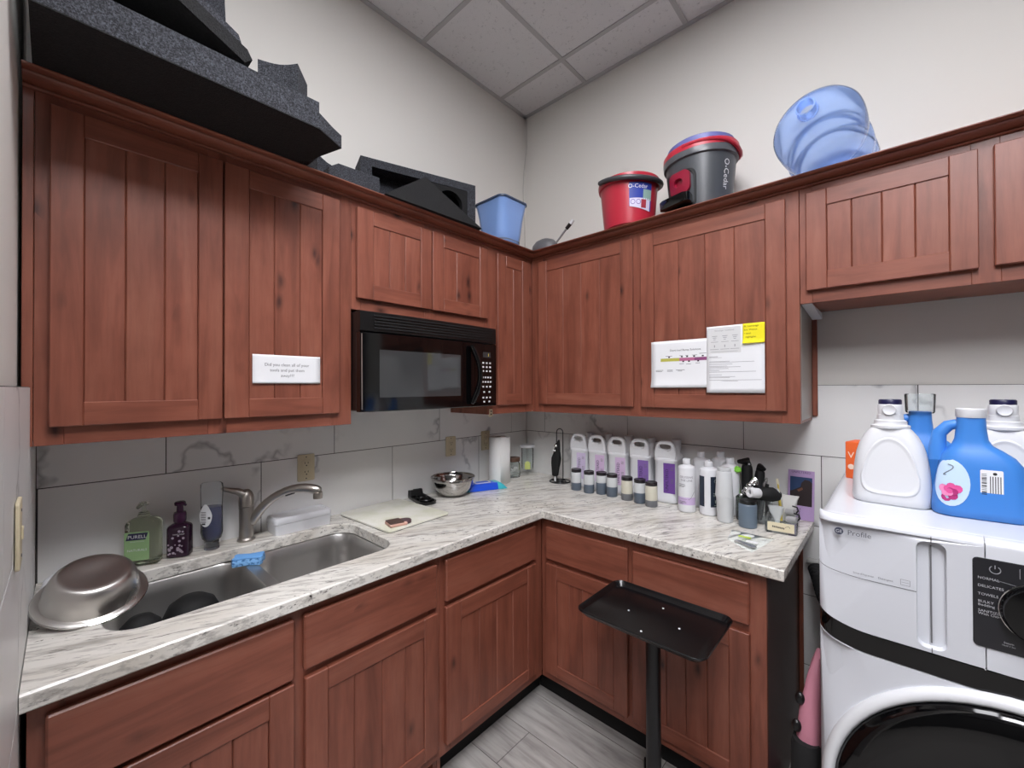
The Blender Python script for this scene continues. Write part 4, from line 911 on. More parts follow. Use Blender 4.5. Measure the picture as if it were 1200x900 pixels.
# things in the low bin
t = T('white_pouch', 'white folded pouch in the low clear bin', 'pouch', (1.545, -.095, K + .006))
b = B(); b.rings([rrz(.050, .030, .012, K + z, 1.545 + dx, -.095) for z, dx in ((.006, 0), (.03, .0), (.06, .002))] + [rrz(.058, .018, .008, K + .095, 1.548, -.092), rrz(.062, .008, .003, K + .112, 1.552, -.090)]); b.build('pouch', P('pouch_white', 'cfcecb', .6), t, smooth=50)
t = T('white_scoop', 'white plastic scoop standing in the low clear bin', 'scoop', (1.516, -.190, K + .006))
b = B(); b.rings([rrz(.012, .010, .004, K + .006, 1.522, -.19), rrz(.022, .012, .005, K + .030, 1.520, -.19), rrz(.048, .020, .008, K + .058, 1.516, -.188), rrz(.056, .024, .008, K + .080, 1.515, -.186)]); b.build('scoop', FROST, t, smooth=50)
for k, (dx, dy, lab) in enumerate(((.0, 0, 'grey roller tool upper in the low clear bin'), (.012, -.045, 'grey roller tool lower in the low clear bin'))):
    t = T('roller', lab, 'roller', (1.560 + dx, -.135 + dy, K + .020)); c = Vector((1.560 + dx, -.135 + dy, K + .052 - .018 * k))
    b = B(); rt = Vector((.8, -.3, .1)).to_track_quat('Z', 'Y').to_matrix(); b.lathe([(.008, -.02), (.013, -.018), (.013, .018), (.008, .02)], c, seg=20, rot=rt); b.build('drum', P('roller_grey', 'a5a3a4', .4), t)
    b = B(); b.tube([c + Vector((.018, -.006, .0)), c + Vector((.026, -.006, .012)), c + Vector((.022, .0, .024)), c + Vector((.004, .004, .026))], .003, 8); b.build('frame', BLACK, t)
    b = B(); b.tube([c + Vector((-.016, .006, -.002)), c + Vector((-.02, .008, -.03 + .018 * k))], .005, 8); b.build('stem', FROST, t)
t = T('tint_brush', 'yellow-handled white-tipped brush standing in the low clear bin', 'brush', (1.522, -.120, K + .006))
b = B(); b.tube([(1.522, -.120, K + .006), (1.516, -.112, K + .08), (1.508, -.100, K + .155)], [.006, .0055, .003], 8); b.build('handle', P('mustard', 'c6b04a', .5), t)
b = B(); b.rings([rrz(.010, .006, .002, K + z, x, -.099) for z, x in ((.152, 1.508), (.160, 1.507), (.172, 1.505), (.178, 1.505))]); b.build('tip', P('ivory', 'e4dcc0', .6), t, smooth=0)
# leaflet
rot = Matrix.Rotation(math.radians(-9), 3, 'X')
def fl_(u, v, d): return tuple(Vector((1.530 + u, -.030, K)) + rot @ Vector((0, -d, v)))
t = T('leaflet', 'lavender booklet with a dark photo cover leaning on the tiles', 'leaflet', (1.578, -.030, K))
b = B(); b.prism(rr(.096, .224, .003, .048, .1125), fl_, 0, .003); b.build('cover', P('booklet_lavender', 'b095c0', .5), t, smooth=0)
b = B(); b.quad(lambda u, v: fl_(u, v, .0034), .008, .088, .060, .182); ph = b.build('photo', P('photo_night_blue', '1d3a63', .5), t, smooth=0)
b = B(); b.prism([(.008, .060), (.088, .060), (.088, .160), (.078, .170), (.062, .172), (.050, .158), (.046, .140), (.030, .130), (.018, .122), (.008, .118)], fl_, .0035, .0038, mi=0); b.prism([(.034, .126), (.052, .138), (.056, .130), (.040, .118)], fl_, .0038, .0041, mi=1); b.build('silhouette', [P('photo_dark_brown', '241618', .5), P('photo_tan', '6e4434', .5)], ph, smooth=0)
b = B(); b.text('UNFILTERED', .0125, lambda u, v: fl_(.048 + u, .198 + v, .0036)); b.build('lettering', P('booklet_ink', '4d3a63', .6), t, smooth=0)
# clear bag with tag
t = T('plastic_bag', 'flat clear plastic bag with a lime label on the counter end', 'bag', (1.468, -.458, K))
q = [(1.395, -.365), (1.412, -.492), (1.512, -.572), (1.545, -.372)]
def bag(u, v, s): 
    x = (q[0][0] * (1 - u) + q[3][0] * u) * (1 - v) + (q[1][0] * (1 - u) + q[2][0] * u) * v; y = (q[0][1] * (1 - u) + q[3][1] * u) * (1 - v) + (q[1][1] * (1 - u) + q[2][1] * u) * v
    return (x, y, K + .0008 + s * (.003 + .004 * math.sin(9 * u + 4 * v) ** 2) * min(1, 6 * min(u, 1 - u, v, 1 - v)))
b = B(); b.grid(lambda u, v: bag(u, v, 1), 14, 14); b.grid(lambda u, v: bag(u, v, 0), 14, 14); bmesh.ops.remove_doubles(b.m, verts=b.m.verts[:], dist=.0002); b.build('film', CLEARF, t, smooth=60)
b = B(); b.box(1.438, 1.480, -.449, -.436, K + .007, K + .0085, 0, 0, rot=None); b.build('label', P('lime_label', 'b5d234', .6), t, smooth=0)
b = B(); b.box(1.474, 1.512, -.492, -.474, K + .007, K + .0085); b.build('paper_slip', PAPER, t, smooth=0)
b = B(); b.rings([[(1.44, -.508, K + .002), (1.455, -.515, K + .006), (1.508, -.548, K + .008), (1.520, -.535, K + .008), (1.512, -.520, K + .006), (1.45, -.495, K + .003)], [(1.44, -.508, K + .009), (1.455, -.515, K + .0095), (1.508, -.548, K + .011), (1.520, -.535, K + .0105), (1.512, -.520, K + .010), (1.45, -.495, K + .0095)]]); b.build('foil', P('foil', 'c9cacc', .2, metal=.8), t, smooth=0)

# ------------------------------------------------------------------ washer-dryer
WX0, WX1, WY0, WY1, WZ = 1.738, 2.424, -.905, -.095, 1.175; XM = (WX0 + WX1) / 2
t = T('washing_machine', 'white front-loading washer with black band and round black door', 'washing machine', (XM, -.5, .0))
def ring(o, z, y0=WY0, r=.028): return [(x, y, z) for x, y in rr(WX1 - WX0 - 2 * o, WY1 - y0 - 2 * o, r, XM, (WY1 + y0) / 2, 6)]
b = B(); b.rings([ring(.006, .02), ring(0, .03), ring(0, 1.150), ring(.0015, 1.162), ring(.007, 1.170), ring(.018, WZ + .0003), ring(.030, WZ + .0006)]); b.build('cabinet', WHITE_E, t, smooth=40)
b = B()
for x in (WX0 + .06, WX1 - .06):
    for y in (WY0 + .08, WY1 - .08): b.cyl((x, y, 0), .022, .022)
b.build('feet', BLACK_R, t)
def sm(x): k = max(0., 1 - (x - WX0) / .10); return k * k                              # the lift of the curved lines at the edge
def zb_top(x): return .909 + .028 * sm(x) + .028 * sm(WX0 + WX1 - x)
def zb_bot(x): return .861 + .028 * sm(x) + .028 * sm(WX0 + WX1 - x)
def yf(x):                                                                              # front skin, rounded into the sides
    e = min(x - WX0, WX1 - x); r = .032
    return WY0 - .012 + (0 if e > r else r - math.sqrt(max(0, r * r - (r - e) ** 2)))
xs = [WX0 + .0005 + (WX1 - WX0 - .001) * (.5 - .5 * math.cos(PI * i / 48)) for i in range(49)]
def skin(b, xs, lo, hi, d, mi=0, back=.02):
    b.rings([[(x, yf(x) + back, lo(x)) for x in xs], [(x, yf(x) - d + .002, lo(x)) for x in xs], [(x, yf(x) - d, lo(x) + .002) for x in xs], [(x, yf(x) - d, hi(x) - .002) for x in xs], [(x, yf(x) - d + .002, hi(x)) for x in xs], [(x, yf(x) + back, hi(x)) for x in xs]], closed=False, mi=mi)
b = B(); skin(b, xs, zb_bot, zb_top, -.001); b.build('band', BLACK_G, t, smooth=40)
# lower front with the round door opening
DX, DZ, DR = 2.083, .530, .322
circ = lambda r, n=64: [(DX + r * math.cos(2 * PI * i / n), DZ + r * math.sin(2 * PI * i / n)) for i in range(n)]
lo = [(x, .035) for x in xs]; up = [(x, zb_bot(x) - .001) for x in reversed(xs)]
b = B(); b.plate(lo + up, [circ(DR + .012)], lambda u, v, d: (u, yf(u) + d, v), .02, 0); b.build('lower_front', WHITE_E, t, smooth=40)
YD = WY0 - .012
b = B(); rs = []
for r, y in ((DR + .014, .012), (DR + .020, -.004), (DR + .012, -.014), (DR + .002, -.018), (DR - .006, -.012), (DR - .006, .012)): rs.append([(x, YD + y, z) for x, z in circ(r)])
b.rings(rs, 0, 0); b.build('door_ring', WHITE, t, smooth=60)
b = B(); rs = []
for r, y in ((DR - .006, .0), (DR - .008, -.020), (DR - .025, -.032), (DR - .07, -.036), (DR - .085, -.030), (.12, -.045), (.05, -.050), (.001, -.051)): rs.append([(x, YD + y, z) for x, z in circ(r)])
b.rings(rs, 0, 1); b.build('door', BLACK_G, t, smooth=60)
# upper front: detergent drawer side with the split handle recess, then the control side
def zlo(x): return zb_top(x) + .002
def ztp(x): return 1.160
def toproll(b, xx): b.rings([[(x, yf(x) - .002 + dy, 1.160 + dz) for x in xx] for dy, dz in ((0, 0), (.0012, .006), (.005, .0115), (.012, .0150), (.024, .0160), (.034, .0145))], closed=False)
seam = lambda x: 1.036 + .014 * sm(x)
HX, HW, HZ, HH = 1.9385, .047, 1.035, .232
hole = rr(HW, HH, .016, HX, HZ, 6)
xl = [x for x in xs if x < 2.016] + [2.016]
b = B(); b.plate([(x, zlo(x)) for x in xl] + [(x, ztp(x)) for x in reversed(xl)], [hole], lambda u, v, d: (u, yf(u) - .002 + d, v), None, 0)
ho2 = rr(HW - .010, HH - .016, .012, HX, HZ, 6)
b.rings([[(x, yf(x) - .002, z) for x, z in hole], [(x, YD + .014, z) for x, z in rr(HW - .004, HH - .006, .014, HX, HZ, 6)], [(x, YD + .024, z) for x, z in ho2]], 0, 1)
toproll(b, xl)
bmesh.ops.remove_doubles(b.m, verts=b.m.verts[:], dist=.0001)
df = b.build('drawer_front', WHITE_E, t, smooth=40)
b = B(); sx_ = [x for x in xs if x < HX - HW / 2] + [HX - HW / 2]
b.rings([[(x, yf(x) - .0026, seam(x) + q) for x in sx_] for q in (-.0007, .0007)], closed=False); b.build('seam', GREY, df, smooth=0)
b = B(); b.box(HX - .0008, HX + .0008, YD - .003, YD + .0, zlo(HX), HZ - HH / 2 + .002); b.box(HX - .0008, HX + .0008, YD - .0025, YD, HZ + HH / 2 - .002, 1.163); b.box(HX - .0012, HX + .0012, YD + .006, YD + .0245, HZ - HH / 2 + .01, HZ + HH / 2 - .01); b.build('split_line', GREY, df, smooth=0)
b = B(); b.lathe([(.0085, 0), (.0085, .0006)], (1.780, YD - .0032, 1.140), 'y', 28); rd = b.build('roundel', P('badge_blue_grey', '3d4257', .4), df, smooth=0)
b = B(); b.text('GE', .0105, lambda u, v: (1.780 + u, YD - .0037, 1.1363 + v)); b.build('monogram', WHITE, rd, smooth=0)
b = B(); b.text('Profile', .0165, lambda u, v: (1.796 + u, YD - .0030, 1.1345 + v), align='LEFT', squash=1.02); b.text('SmartDispense', .0062, lambda u, v: (1.806 + u, YD - .0030, 1.0455 + v), align='LEFT'); b.text('Detergent', .0062, lambda u, v: (1.851 + u, YD - .0030, 1.0455 + v), align='LEFT'); b.build('lettering', P('badge_grey', '5b5c66', .5), df, smooth=0)
b = B()
for u0, u1, v0, v1 in ((0, .016, 0, .0006), (0, .016, .012, .0126), (0, .0006, 0, .0126), (.0154, .016, 0, .0126), (.002, .014, .006, .0066)): b.quad(lambda u, v: (1.889 + u, YD - .0031, 1.044 + v), u0, u1, v0, v1)
b.build('symbol', GREY, df, smooth=0)
xr = [2.0178] + [x for x in xs if x > 2.0178]
b = B(); b.plate([(x, zlo(x)) for x in xr] + [(x, ztp(x)) for x in reversed(xr)], [], lambda u, v, d: (u, yf(u) - .002 + d, v), None, 0); toproll(b, xr); bmesh.ops.remove_doubles(b.m, verts=b.m.verts[:], dist=.0001); cf = b.build('control_front', WHITE_E, t, smooth=40)
b = B(); b.prism(rr(.345, .182, .008, 2.027 - .028 + .1725, 1.047), lambda u, v, d: (u, YD - .002 - d, v), 0, .002, .001); cp = b.build('control_panel', P('panel_charcoal', '232327', .25), cf, smooth=0)
DIX, DIZ, DIR = 2.093, 1.046, .058
b = B(); b.lathe([(DIR, 0), (DIR, -.016), (DIR - .004, -.022), (.001, -.024)], (DIX, YD - .004, DIZ), 'y', 48); dl = b.build('dial', BLACK_G, cp)
b = B(); b.tube([(DIX + (DIR + .001) * math.cos(a), YD - .0075, DIZ + (DIR + .001) * math.sin(a)) for a in [2 * PI * i / 56 for i in range(56)]], .0018, 8, closed=True); b.build('dial_ring', CHROME, dl)
fc = lambda u, v: (u, YD - .0046, v)
b = B()
for s, z in (('NORMAL', 1.0950), ('DELICATES', 1.0790), ('TOWELS', 1.0620), ('BULKY', 1.0470), ('Bedding', 1.0400), ('SANITIZE', 1.0280), ('With Oxi', 1.0220)): b.text(s, .0072, lambda u, v: fc(2.006 + u, z + v), align='LEFT')
b.text('Steam', .0055, lambda u, v: fc(2.047 + u, .975 + v)); b.text('Hold 3 Sec', .004, lambda u, v: fc(2.047 + u, .970 + v)); b.text('Extra Rinse', .0055, lambda u, v: fc(2.085 + u, .968 + v)); b.build('lettering', P('panel_print', 'b8b8bd', .5), cp, smooth=0)
b = B()
for z, x0, x1, z1 in ((1.0975, 2.033, 2.060, 1.0935), (1.0815, 2.045, 2.047, 1.0785), (1.0645, 2.036, 2.040, 1.063), (1.0425, 2.036, 2.040, 1.043), (1.0245, 2.034, 2.046, 1.020)): b.tube([fc(x0, z), fc(x1, z1)], .0003, 4)
b.tube([fc(2.030 + .0075 * math.cos(a), 1.118 + .0075 * math.sin(a)) for a in [PI * .7 + 1.6 * PI * i / 20 for i in range(21)]], .0007, 5); b.tube([fc(2.030, 1.120), fc(2.030, 1.127)], .0007, 5)
b.rings([[fc(x, z) for x, z in rr(w_, .020, .001, 2.112, 1.119)] for w_ in (.1, .0985)], 0, 0); b.build('symbol', P('panel_print2', '9a9aa0', .5), cp, smooth=0)

# ------------------------------------------------------------------ bottles on the washer
ZWT = WZ + .0008
def detergent(label, loc, rz=0):
    t = T('detergent_bottle', label, 'detergent bottle', loc, rz, 'white detergent bottles with navy-topped caps')
    b = B(); rs = []
    for z, w_, d in ((0, .150, .088), (.004, .158, .096), (.02, .160, .098), (.06, .158, .096), (.10, .152, .092), (.135, .142, .086), (.160, .128, .080), (.180, .110, .074), (.195, .090, .068), (.204, .074, .062)): rs.append(rrz(w_, d, min(w_, d) * .38, z, n=7))
    b.rings(rs); b.build('bottle', WHITE, t, local=True, smooth=60)
    zd = [(0, .088), (.004, .096), (.02, .098), (.06, .096), (.10, .092), (.135, .086), (.160, .080), (.180, .074), (.195, .068), (.204, .062)]
    wd = [(0, .150), (.004, .158), (.02, .160), (.06, .158), (.10, .152), (.135, .142), (.160, .128), (.180, .110), (.195, .090), (.204, .074)]
    def at_(tb, v):
        for (z0, d0), (z1, d1) in zip(tb, tb[1:]):
            if v <= z1: return d0 + (d1 - d0) * (v - z0) / (z1 - z0)
        return tb[-1][1]
    def yb(u, v):
        w_, d = at_(wd, v), at_(zd, v); r_ = d * .38; e = max(0, abs(u) - (w_ / 2 - r_))
        return -(d / 2 - r_ + math.sqrt(max(0, r_ * r_ - min(e, r_) ** 2)))
    def ap(o):
        out = []
        for i in range(52):
            a = 2 * PI * i / 52; cx_, sy_ = math.cos(a), math.sin(a)
            if sy_ > 0: out.append((.058 * cx_ * (1 - .10 * sy_), .075 + .105 * sy_))
            else: out.append((.060 * math.copysign(abs(cx_) ** .55, cx_), .075 - .050 * abs(sy_) ** .55))
        return [(u * o, .095 + (v - .095) * o) for u, v in out]
    b = B(); b.rings([[(u, yb(u, v) + q, v) for u, v in ap(o)] for o, q in ((1., .003), (.985, -.0010), (.955, -.0026), (.92, -.0026), (.885, -.0008), (.80, -.0005), (.5, -.0005), (.1, -.0005))]); b.build('panel', WHITE, t, local=True, smooth=60)
    b = B(); b.lathe([(.038, .200), (.041, .203), (.041, .209), (.035, .211), (.033, .2165), (.033, .222), (.028, .224), (.027, .238), (.024, .241), (.001, .241)], seg=36); cl = b.build('collar', WHITE, t, local=True)
    b = B(); b.lathe([(.0255, .236), (.0265, .262), (.0245, .266), (.001, .266)], seg=32); b.lathe([(.012, 0), (.015, -.004), (.013, -.008), (.008, -.006)], (0, -.024, .252), 'y', 20); b.build('spout', WHITE, t, local=True)
    b = B(); b.lathe([(.0225, .264), (.024, .266), (.024, .276), (.022, .279), (.001, .279)], seg=32); b.build('cap', NAVY, t, local=True)
    return t
detergent('large plain white detergent bottle with navy cap, standing in front of an orange box', (1.873, -.672, ZWT), math.radians(-3))
detergent('white detergent bottle with navy cap behind the blue softener bottle', (2.090, -.545, ZWT), math.radians(-2))
def soft_side(s_, z, o):
    """point on the softener's outline: s_ metres from the front centre towards -X, height z, o proud of the surface"""
    tb = [(0, .155, .080), (.004, .165, .090), (.02, .166, .092), (.06, .158, .090), (.10, .147, .086), (.125, .139, .082), (.145, .122, .074), (.160, .094, .064)]
    for (z0, w0, d0), (z1, w1, d1) in zip(tb, tb[1:]):
        if z <= z1: break
    q = (z - z0) / (z1 - z0); w_, d = w0 + (w1 - w0) * q, d0 + (d1 - d0) * q; r = d * .42
    f = w_ / 2 - r
    if s_ <= f: return (-s_, -d / 2 - o, z)
    a = (s_ - f) / r
    if a <= PI / 2: return (-f - (r + o) * math.sin(a), -d / 2 + r - (r + o) * math.cos(a), z)
    return (-w_ / 2 - o, -d / 2 + r + (s_ - f - r * PI / 2), z)
# blue softener bottle: slanted back seen from behind
def softener(label, loc, rz, capm, full):
    t = T('softener_bottle', label, 'softener bottle', loc, rz, 'blue fabric softener bottles')
    b = B(); rs = []
    for z, w_, d, x in ((0, .155, .080, 0), (.004, .165, .090, 0), (.02, .166, .092, 0), (.06, .158, .090, .0), (.10, .147, .086, .001), (.125, .139, .082, .0), (.145, .122, .074, -.004), (.160, .094, .064, -.008), (.172, .068, .054, -.012), (.185, .056, .050, -.013), (.215, .050, .048, -.013), (.240, .048, .046, -.013)): rs.append(rrz(w_, d, min(w_, d) * .42, z, x, 0, 7))
    b.rings(rs); b.build('bottle', BLUE_D, t, local=True, smooth=60)
    b = B(); b.tube([(-.030, .010, .222), (-.050, .012, .216), (-.066, .012, .196), (-.070, .010, .160), (-.068, .008, .13)], [.012, .013, .014, .016, .018], 14); b.build('handle', BLUE_D, t, local=True)
    if full:
        b = B(); b.lathe([(.0255, .238), (.0265, .240), (.0265, .258), (.025, .260), (.001, .260)], (-.013, 0, 0), seg=32); b.build('cap', capm, t, local=True)
        f = lambda u, v: (u, -.0452 + .0 * v, v)
        def surf(u, v): return -(.0452 if v < .06 else .0452 - .002 * (v - .06) / .04)
        b = B(); b.prism(rr(.036, .062, .003, .012, .088), lambda u, v, d: (u, -.0435 - d, v), 0, .0012); lb = b.build('label', PAPER, t, local=True, smooth=0)
        b = B(); 
        for i in range(14): b.quad(lambda u, v: (u, -.0449, v), -.004, .004, .062 + i * .0036, .062 + i * .0036 + R.choice((.0012, .002, .0026)))
        for i in range(5): b.quad(lambda u, v: (u, -.0449, v), .009 + i * .004, .0105 + i * .004, .066, .105)
        b.lathe([(.0035, 0), (.001, -.0004)], (.017, -.0448, .111), 'y', 10); b.build('print', INK, lb, local=True, smooth=0)
        # side label with a rose, wrapped round the rounded corner
        ol = [(.056 + .034 * math.cos(a), .082 + .056 * math.sin(a)) for a in [2 * PI * i / 28 for i in range(28)]]
        b = B()
        prev = None
        for k in range(6):
            ringv = [b.m.verts.new(soft_side(.056 + (u - .056) * (k + 1) / 6, .082 + (v - .082) * (k + 1) / 6, .0012)) for u, v in ol]
            for i in range(28):
                j = (i + 1) % 28
                if prev: b.m.faces.new((prev[i], prev[j], ringv[j], ringv[i]))
            if not prev: b.m.faces.new(ringv)
            prev = ringv
        b._mark(0); sl = b.build('side_label', P('sky_label', 'c4dbf2', .5), t, local=True, smooth=60)
        b = B()
        for k in range(11):
            a = k * 2.4; u0, v0 = .056 + .0021 * k ** .8 * math.cos(a) * 1.1, .062 + .0021 * k ** .8 * math.sin(a) * 1.3
            vs_ = [b.m.verts.new(soft_side(u0 + (.0055 + .0004 * k) * math.cos(th), v0 + (.0062 + .0004 * k) * math.sin(th), .0016 + .0002 * (11 - k))) for th in [2 * PI * i / 9 for i in range(9)]]
            b.m.faces.new(vs_); b._mark(k % 3)
        b.build('rose_print', [P('rose_pink', 'e0569a', .5), P('rose_deep', 'b02e73', .5), P('rose_pale', 'ee8fc0', .5)], sl, local=True, smooth=0)
        b = B(); b.tube([soft_side(.058 - .009 * math.sin(a), .112 + .013 * math.cos(a * .6), .0016) for a in [i * .45 for i in range(14)]], .0012, 5); b.build('script', P('label_grey', '7d8894', .6), sl, local=True, smooth=0)
    else:
        b = B(); b.lathe([(.030, .236), (.032, .240), (.034, .290), (.032, .292), (.031, .290), (.029, .242), (.001, .240)], (-.013, 0, 0), seg=32); b.build('cap', CLEAR, t, local=True)
    return t
sb = softener('blue fabric softener bottle with white cap and barcode sticker, turned backwards', (2.032, -.700, ZWT), math.radians(4), WHITE, True)
softener('blue softener bottle with clear measuring cap, hidden behind the one with a barcode', (1.950, -.480, ZWT), math.radians(10), WHITE, False)
t = T('detergent_bottle', 'dark purple bottle at the very edge beside the blue softener', 'detergent bottle', (2.222, -.640, ZWT))
b = B(); b.rings([rrz(w_, d, .03, z, 0, 0, 6) for z, w_, d in ((0, .12, .08), (.004, .13, .09), (.09, .125, .086), (.12, .10, .07), (.14, .05, .05), (.17, .045, .045))]); b.build('bottle', P('purple_plastic', '3b2a63', .35), t, local=True, smooth=60)
b = B(); b.lathe([(.025, .168), (.026, .19), (.001, .192)], seg=24); b.build('cap', P('lilac_cap', '8d7bb5', .4), t, local=True)
t = T('carton', 'narrow orange box standing behind the plain white detergent bottle', 'box', (1.800, -.330, ZWT), math.radians(-14))
b = B(); b.box(-.035, .035, -.045, .045, 0, .125, .002); b.build('carton', P('orange_card', 'e8652a', .6), t, local=True, smooth=0)
b = B(); b.text('V', .030, lambda u, v: (u - .019, -.0456, .070 + v)); b.lathe([(.009, 0), (.009, -.0006)], (-.019, -.0452, .040), 'y', 16); b.build('lettering', P('pale_peach', 'f3d9c8', .6), t, local=True, smooth=0)
t = T('carton', 'small tan and blue box between the white and blue bottles', 'box', (1.975, -.330, ZWT), math.radians(5))
b = B(); b.box(-.030, .030, -.025, .025, 0, .035, 0, 0); b.box(-.030, .030, -.025, .025, .035, .070, 0, 1); b.box(-.030, .030, -.025, .025, .070, .083, 0, 2); b.box(-.030, .030, -.025, .025, .083, .098, 0, 1); bmesh.ops.remove_doubles(b.m, verts=b.m.verts[:], dist=.0001); b.build('carton', [P('tan_card', 'c9a775', .6), P('pale_card', 'b9b4a4', .6), P('blue_card', '3f78b5', .6)], t, local=True, smooth=0)
b = B(); b.text('20', .024, lambda u, v: (u - .008, -.0256, .042 + v)); b.build('lettering', INK, t, local=True, smooth=0)

# ------------------------------------------------------------------ rolling tray stand
t = T('tray_stand', 'black rolling salon tray stand in front of the right base cabinets', 'tray stand', (1.284, -.862, 0))
TX, TY, TZ = 1.284, -.862, .740
b = B(); L_, D_ = .424, .300
rs = [rrz(L_ - .050, D_ - .050, .022, TZ - .020, TX, TY, 6), rrz(L_ - .028, D_ - .028, .028, TZ - .018, TX, TY, 6), rrz(L_ - .012, D_ - .012, .032, TZ - .004, TX, TY, 6), rrz(L_ - .004, D_ - .004, .034, TZ, TX, TY, 6), rrz(L_, D_, .036, TZ - .001, TX, TY, 6), rrz(L_ - .002, D_ - .002, .035, TZ - .005, TX, TY, 6), rrz(L_ - .018, D_ - .018, .030, TZ - .012, TX, TY, 6), rrz(L_ - .040, D_ - .040, .024, TZ - .024, TX, TY, 6)]
b.rings(rs); tr = b.build('tray', P('tray_black', '0c0c0e', .22), t, smooth=45)
for i, (x, y) in enumerate(((1.200, -.868), (1.283, -.776), (1.287, -.956), (1.371, -.862))):
    b = B(); b.lathe([(.0035, 0), (.0032, .0016), (.001, .002)], (x, y, TZ - .0201), seg=14); b.build('rivet', PRINT_W, tr)
B().box(TX - .06, TX + .06, TY - .05, TY + .05, TZ - .036, TZ - .0245, .003).build('tray_bracket', BLACK_M, t, smooth=0)
b = B(); b.cyl((TX, TY, .40), .0205, .304, seg=28); b.build('inner_pole', BLACK_M, t)
b = B(); b.cyl((TX, TY, .060), .0235, .60, seg=28, bev=.003); b.build('pole', BLACK_M, t)
b = B(); b.tube([(TX + .020, TY - .006, .676), (TX + .042, TY - .012, .676)], .006, 10); b.ball((TX + .052, TY - .016, .676), .014, .014, .014); b.build('knob', BLACK, t)
b = B(); b.lathe([(.040, .050), (.046, .056), (.046, .080), (.030, .090), (.024, .094)], (TX, TY, 0), seg=28); b.build('hub', BLACK_M, t)
for k in range(5):
    a = math.radians(118 + 72 * k); dx, dy = math.cos(a), math.sin(a)
    b = B(); b.tube([(TX + dx * .03, TY + dy * .03, .070), (TX + dx * .15, TY + dy * .15, .066), (TX + dx * .245, TY + dy * .245, .060)], [.019, .016, .012], 10); lg = b.build('leg', BLACK_M, t)
    b = B(); px, py = -dy, dx; c = (TX + dx * .240, TY + dy * .240, 0)
    rt = Vector((px, py, 0)).to_track_quat('Z', 'Y').to_matrix()
    for s in (-1, 1): b.lathe([(.018, -.008), (.0245, -.006), (.0245, .006), (.018, .008)], (c[0] + s * px * .011, c[1] + s * py * .011, .0247), seg=20, rot=rt)
    b.tube([(c[0], c[1], .026), (c[0], c[1], .062)], .008, 8); b.build('caster', BLACK_R, lg)

# ------------------------------------------------------------------ things in the gap beside the washer
t = T('drain_hose', 'black corrugated hose running from the washer behind the base cabinet', 'hose', (1.66, -.20, .60))
hp = [(1.729, -.30, .66), (1.71, -.29, .672), (1.68, -.22, .690), (1.655, -.12, .710), (1.632, -.05, .73)]
b = B(); pts = []; rad = []
for i in range(len(hp) - 1):
    for k in range(8): pts.append(Vector(hp[i]).lerp(Vector(hp[i + 1]), k / 8)); rad.append(.030 if k % 2 else .026)
b.tube(pts, rad, 14); b.build('hose', BLACK_R, t)
b = B(); b.tube([(1.730, -.30, .66), (1.722, -.296, .667)], .033, 14); b.build('collar', BLACK, t)
t = T('water_pipe', 'pale pipe and valve on the tiles between counter and washer', 'pipe', (1.668, -.03, .74))
b = B(); b.tube([(1.60, -.032, .748), (1.66, -.032, .745), (1.735, -.032, .740)], .014, 12); b.build('pipe', P('pvc_grey', 'a9a7a4', .5), t)
b = B(); b.tube([(1.640, -.032, .7465), (1.664, -.032, .745)], .019, 14); b.build('coupling', P('pvc_grey2', '9a9895', .5), t)
t = T('backpack', 'pink and black bag squeezed between the counter and the washer', 'bag', (1.700, -.745, 0))
b = B(); b.rings([rrz(w_, d, min(w_, d) * .45, z, 1.700 + dx, -.745, 6) for z, w_, d, dx in ((.0, .045, .18, 0), (.02, .056, .21, 0), (.30, .060, .22, 0), (.50, .058, .21, .001), (.60, .048, .18, .005), (.69, .030, .12, .012), (.735, .014, .06, .018))]); b.build('body', PINK, t, smooth=60)
b = B(); b.rings([rrz(w_, d, min(w_, d) * .45, z, 1.698, -.752, 6) for z, w_, d in ((.10, .062, .215), (.13, .070, .236), (.40, .070, .238), (.520, .066, .226), (.535, .058, .214))]); b.build('pocket', BLACK_R, t, smooth=60)
for z, x in ((.632, 1.686), (.565, 1.680)):
    b = B(); b.ball((x - .002, -.835 + (z - .565) * .25, z), .012, .010, .017, seg=14); b.build('buckle', BLACK, t)
t = tag(B().grid(lambda u, v: (1.592 + .070 * u, -.585 + .30 * v, .004 + .15 * math.sin(PI * min(1, max(0, v))) ** .6 * math.sin(PI * min(1, u * .5 + .5 * u * u + .02)) ** .6 + .010 * math.sin(9 * v + 5 * u)), 18, 18).build('towel', PINK, solid=.004, smooth=70), 'pink heap added for the foot of the pink bag, against the base cabinet', 'cloth')  # heap added to stand in for the bag's pink foot

# ------------------------------------------------------------------ things on top of the wall cabinets
ZTOP = 2.2665
# broad foam slab with its clipped corner and sculpted upper side
def slab(b, poly, z0, z1, mi=0): b.prism(poly, lambda u, v, d: (u, v, d), z0, z1, 0, mi)
poly = [(.05, -2.245), (.617, -2.245), (.617, -1.672), (.565, -1.581), (.385, -1.632), (.05, -1.60)]
t = T('acoustic_foam', 'broad charcoal foam slab overhanging the crown above the sink cabinet', 'foam', (.33, -1.95, ZTOP))
b = B(); slab(b, poly, ZTOP, ZTOP + .003); b.build('underside', FOAM_D, t, smooth=0)
b = B(); slab(b, poly, ZTOP + .003, ZTOP + .030); b.build('base_layer', FOAM, t, smooth=0)
b = B(); pr = [(.617, 0), (.617, .050), (.604, .056), (.592, .062), (.560, .060), (.50, .058), (.05, .058), (.05, 0)]
b.prism(pr, lambda u, v, d: (u, d, ZTOP + .030 + v), -2.245, -1.674); b.build('raised_layer', FOAM, t, smooth=20)
b = B(); cpr = [(.617, -1.672), (.565, -1.581), (.05, -1.60), (.05, -1.672)]
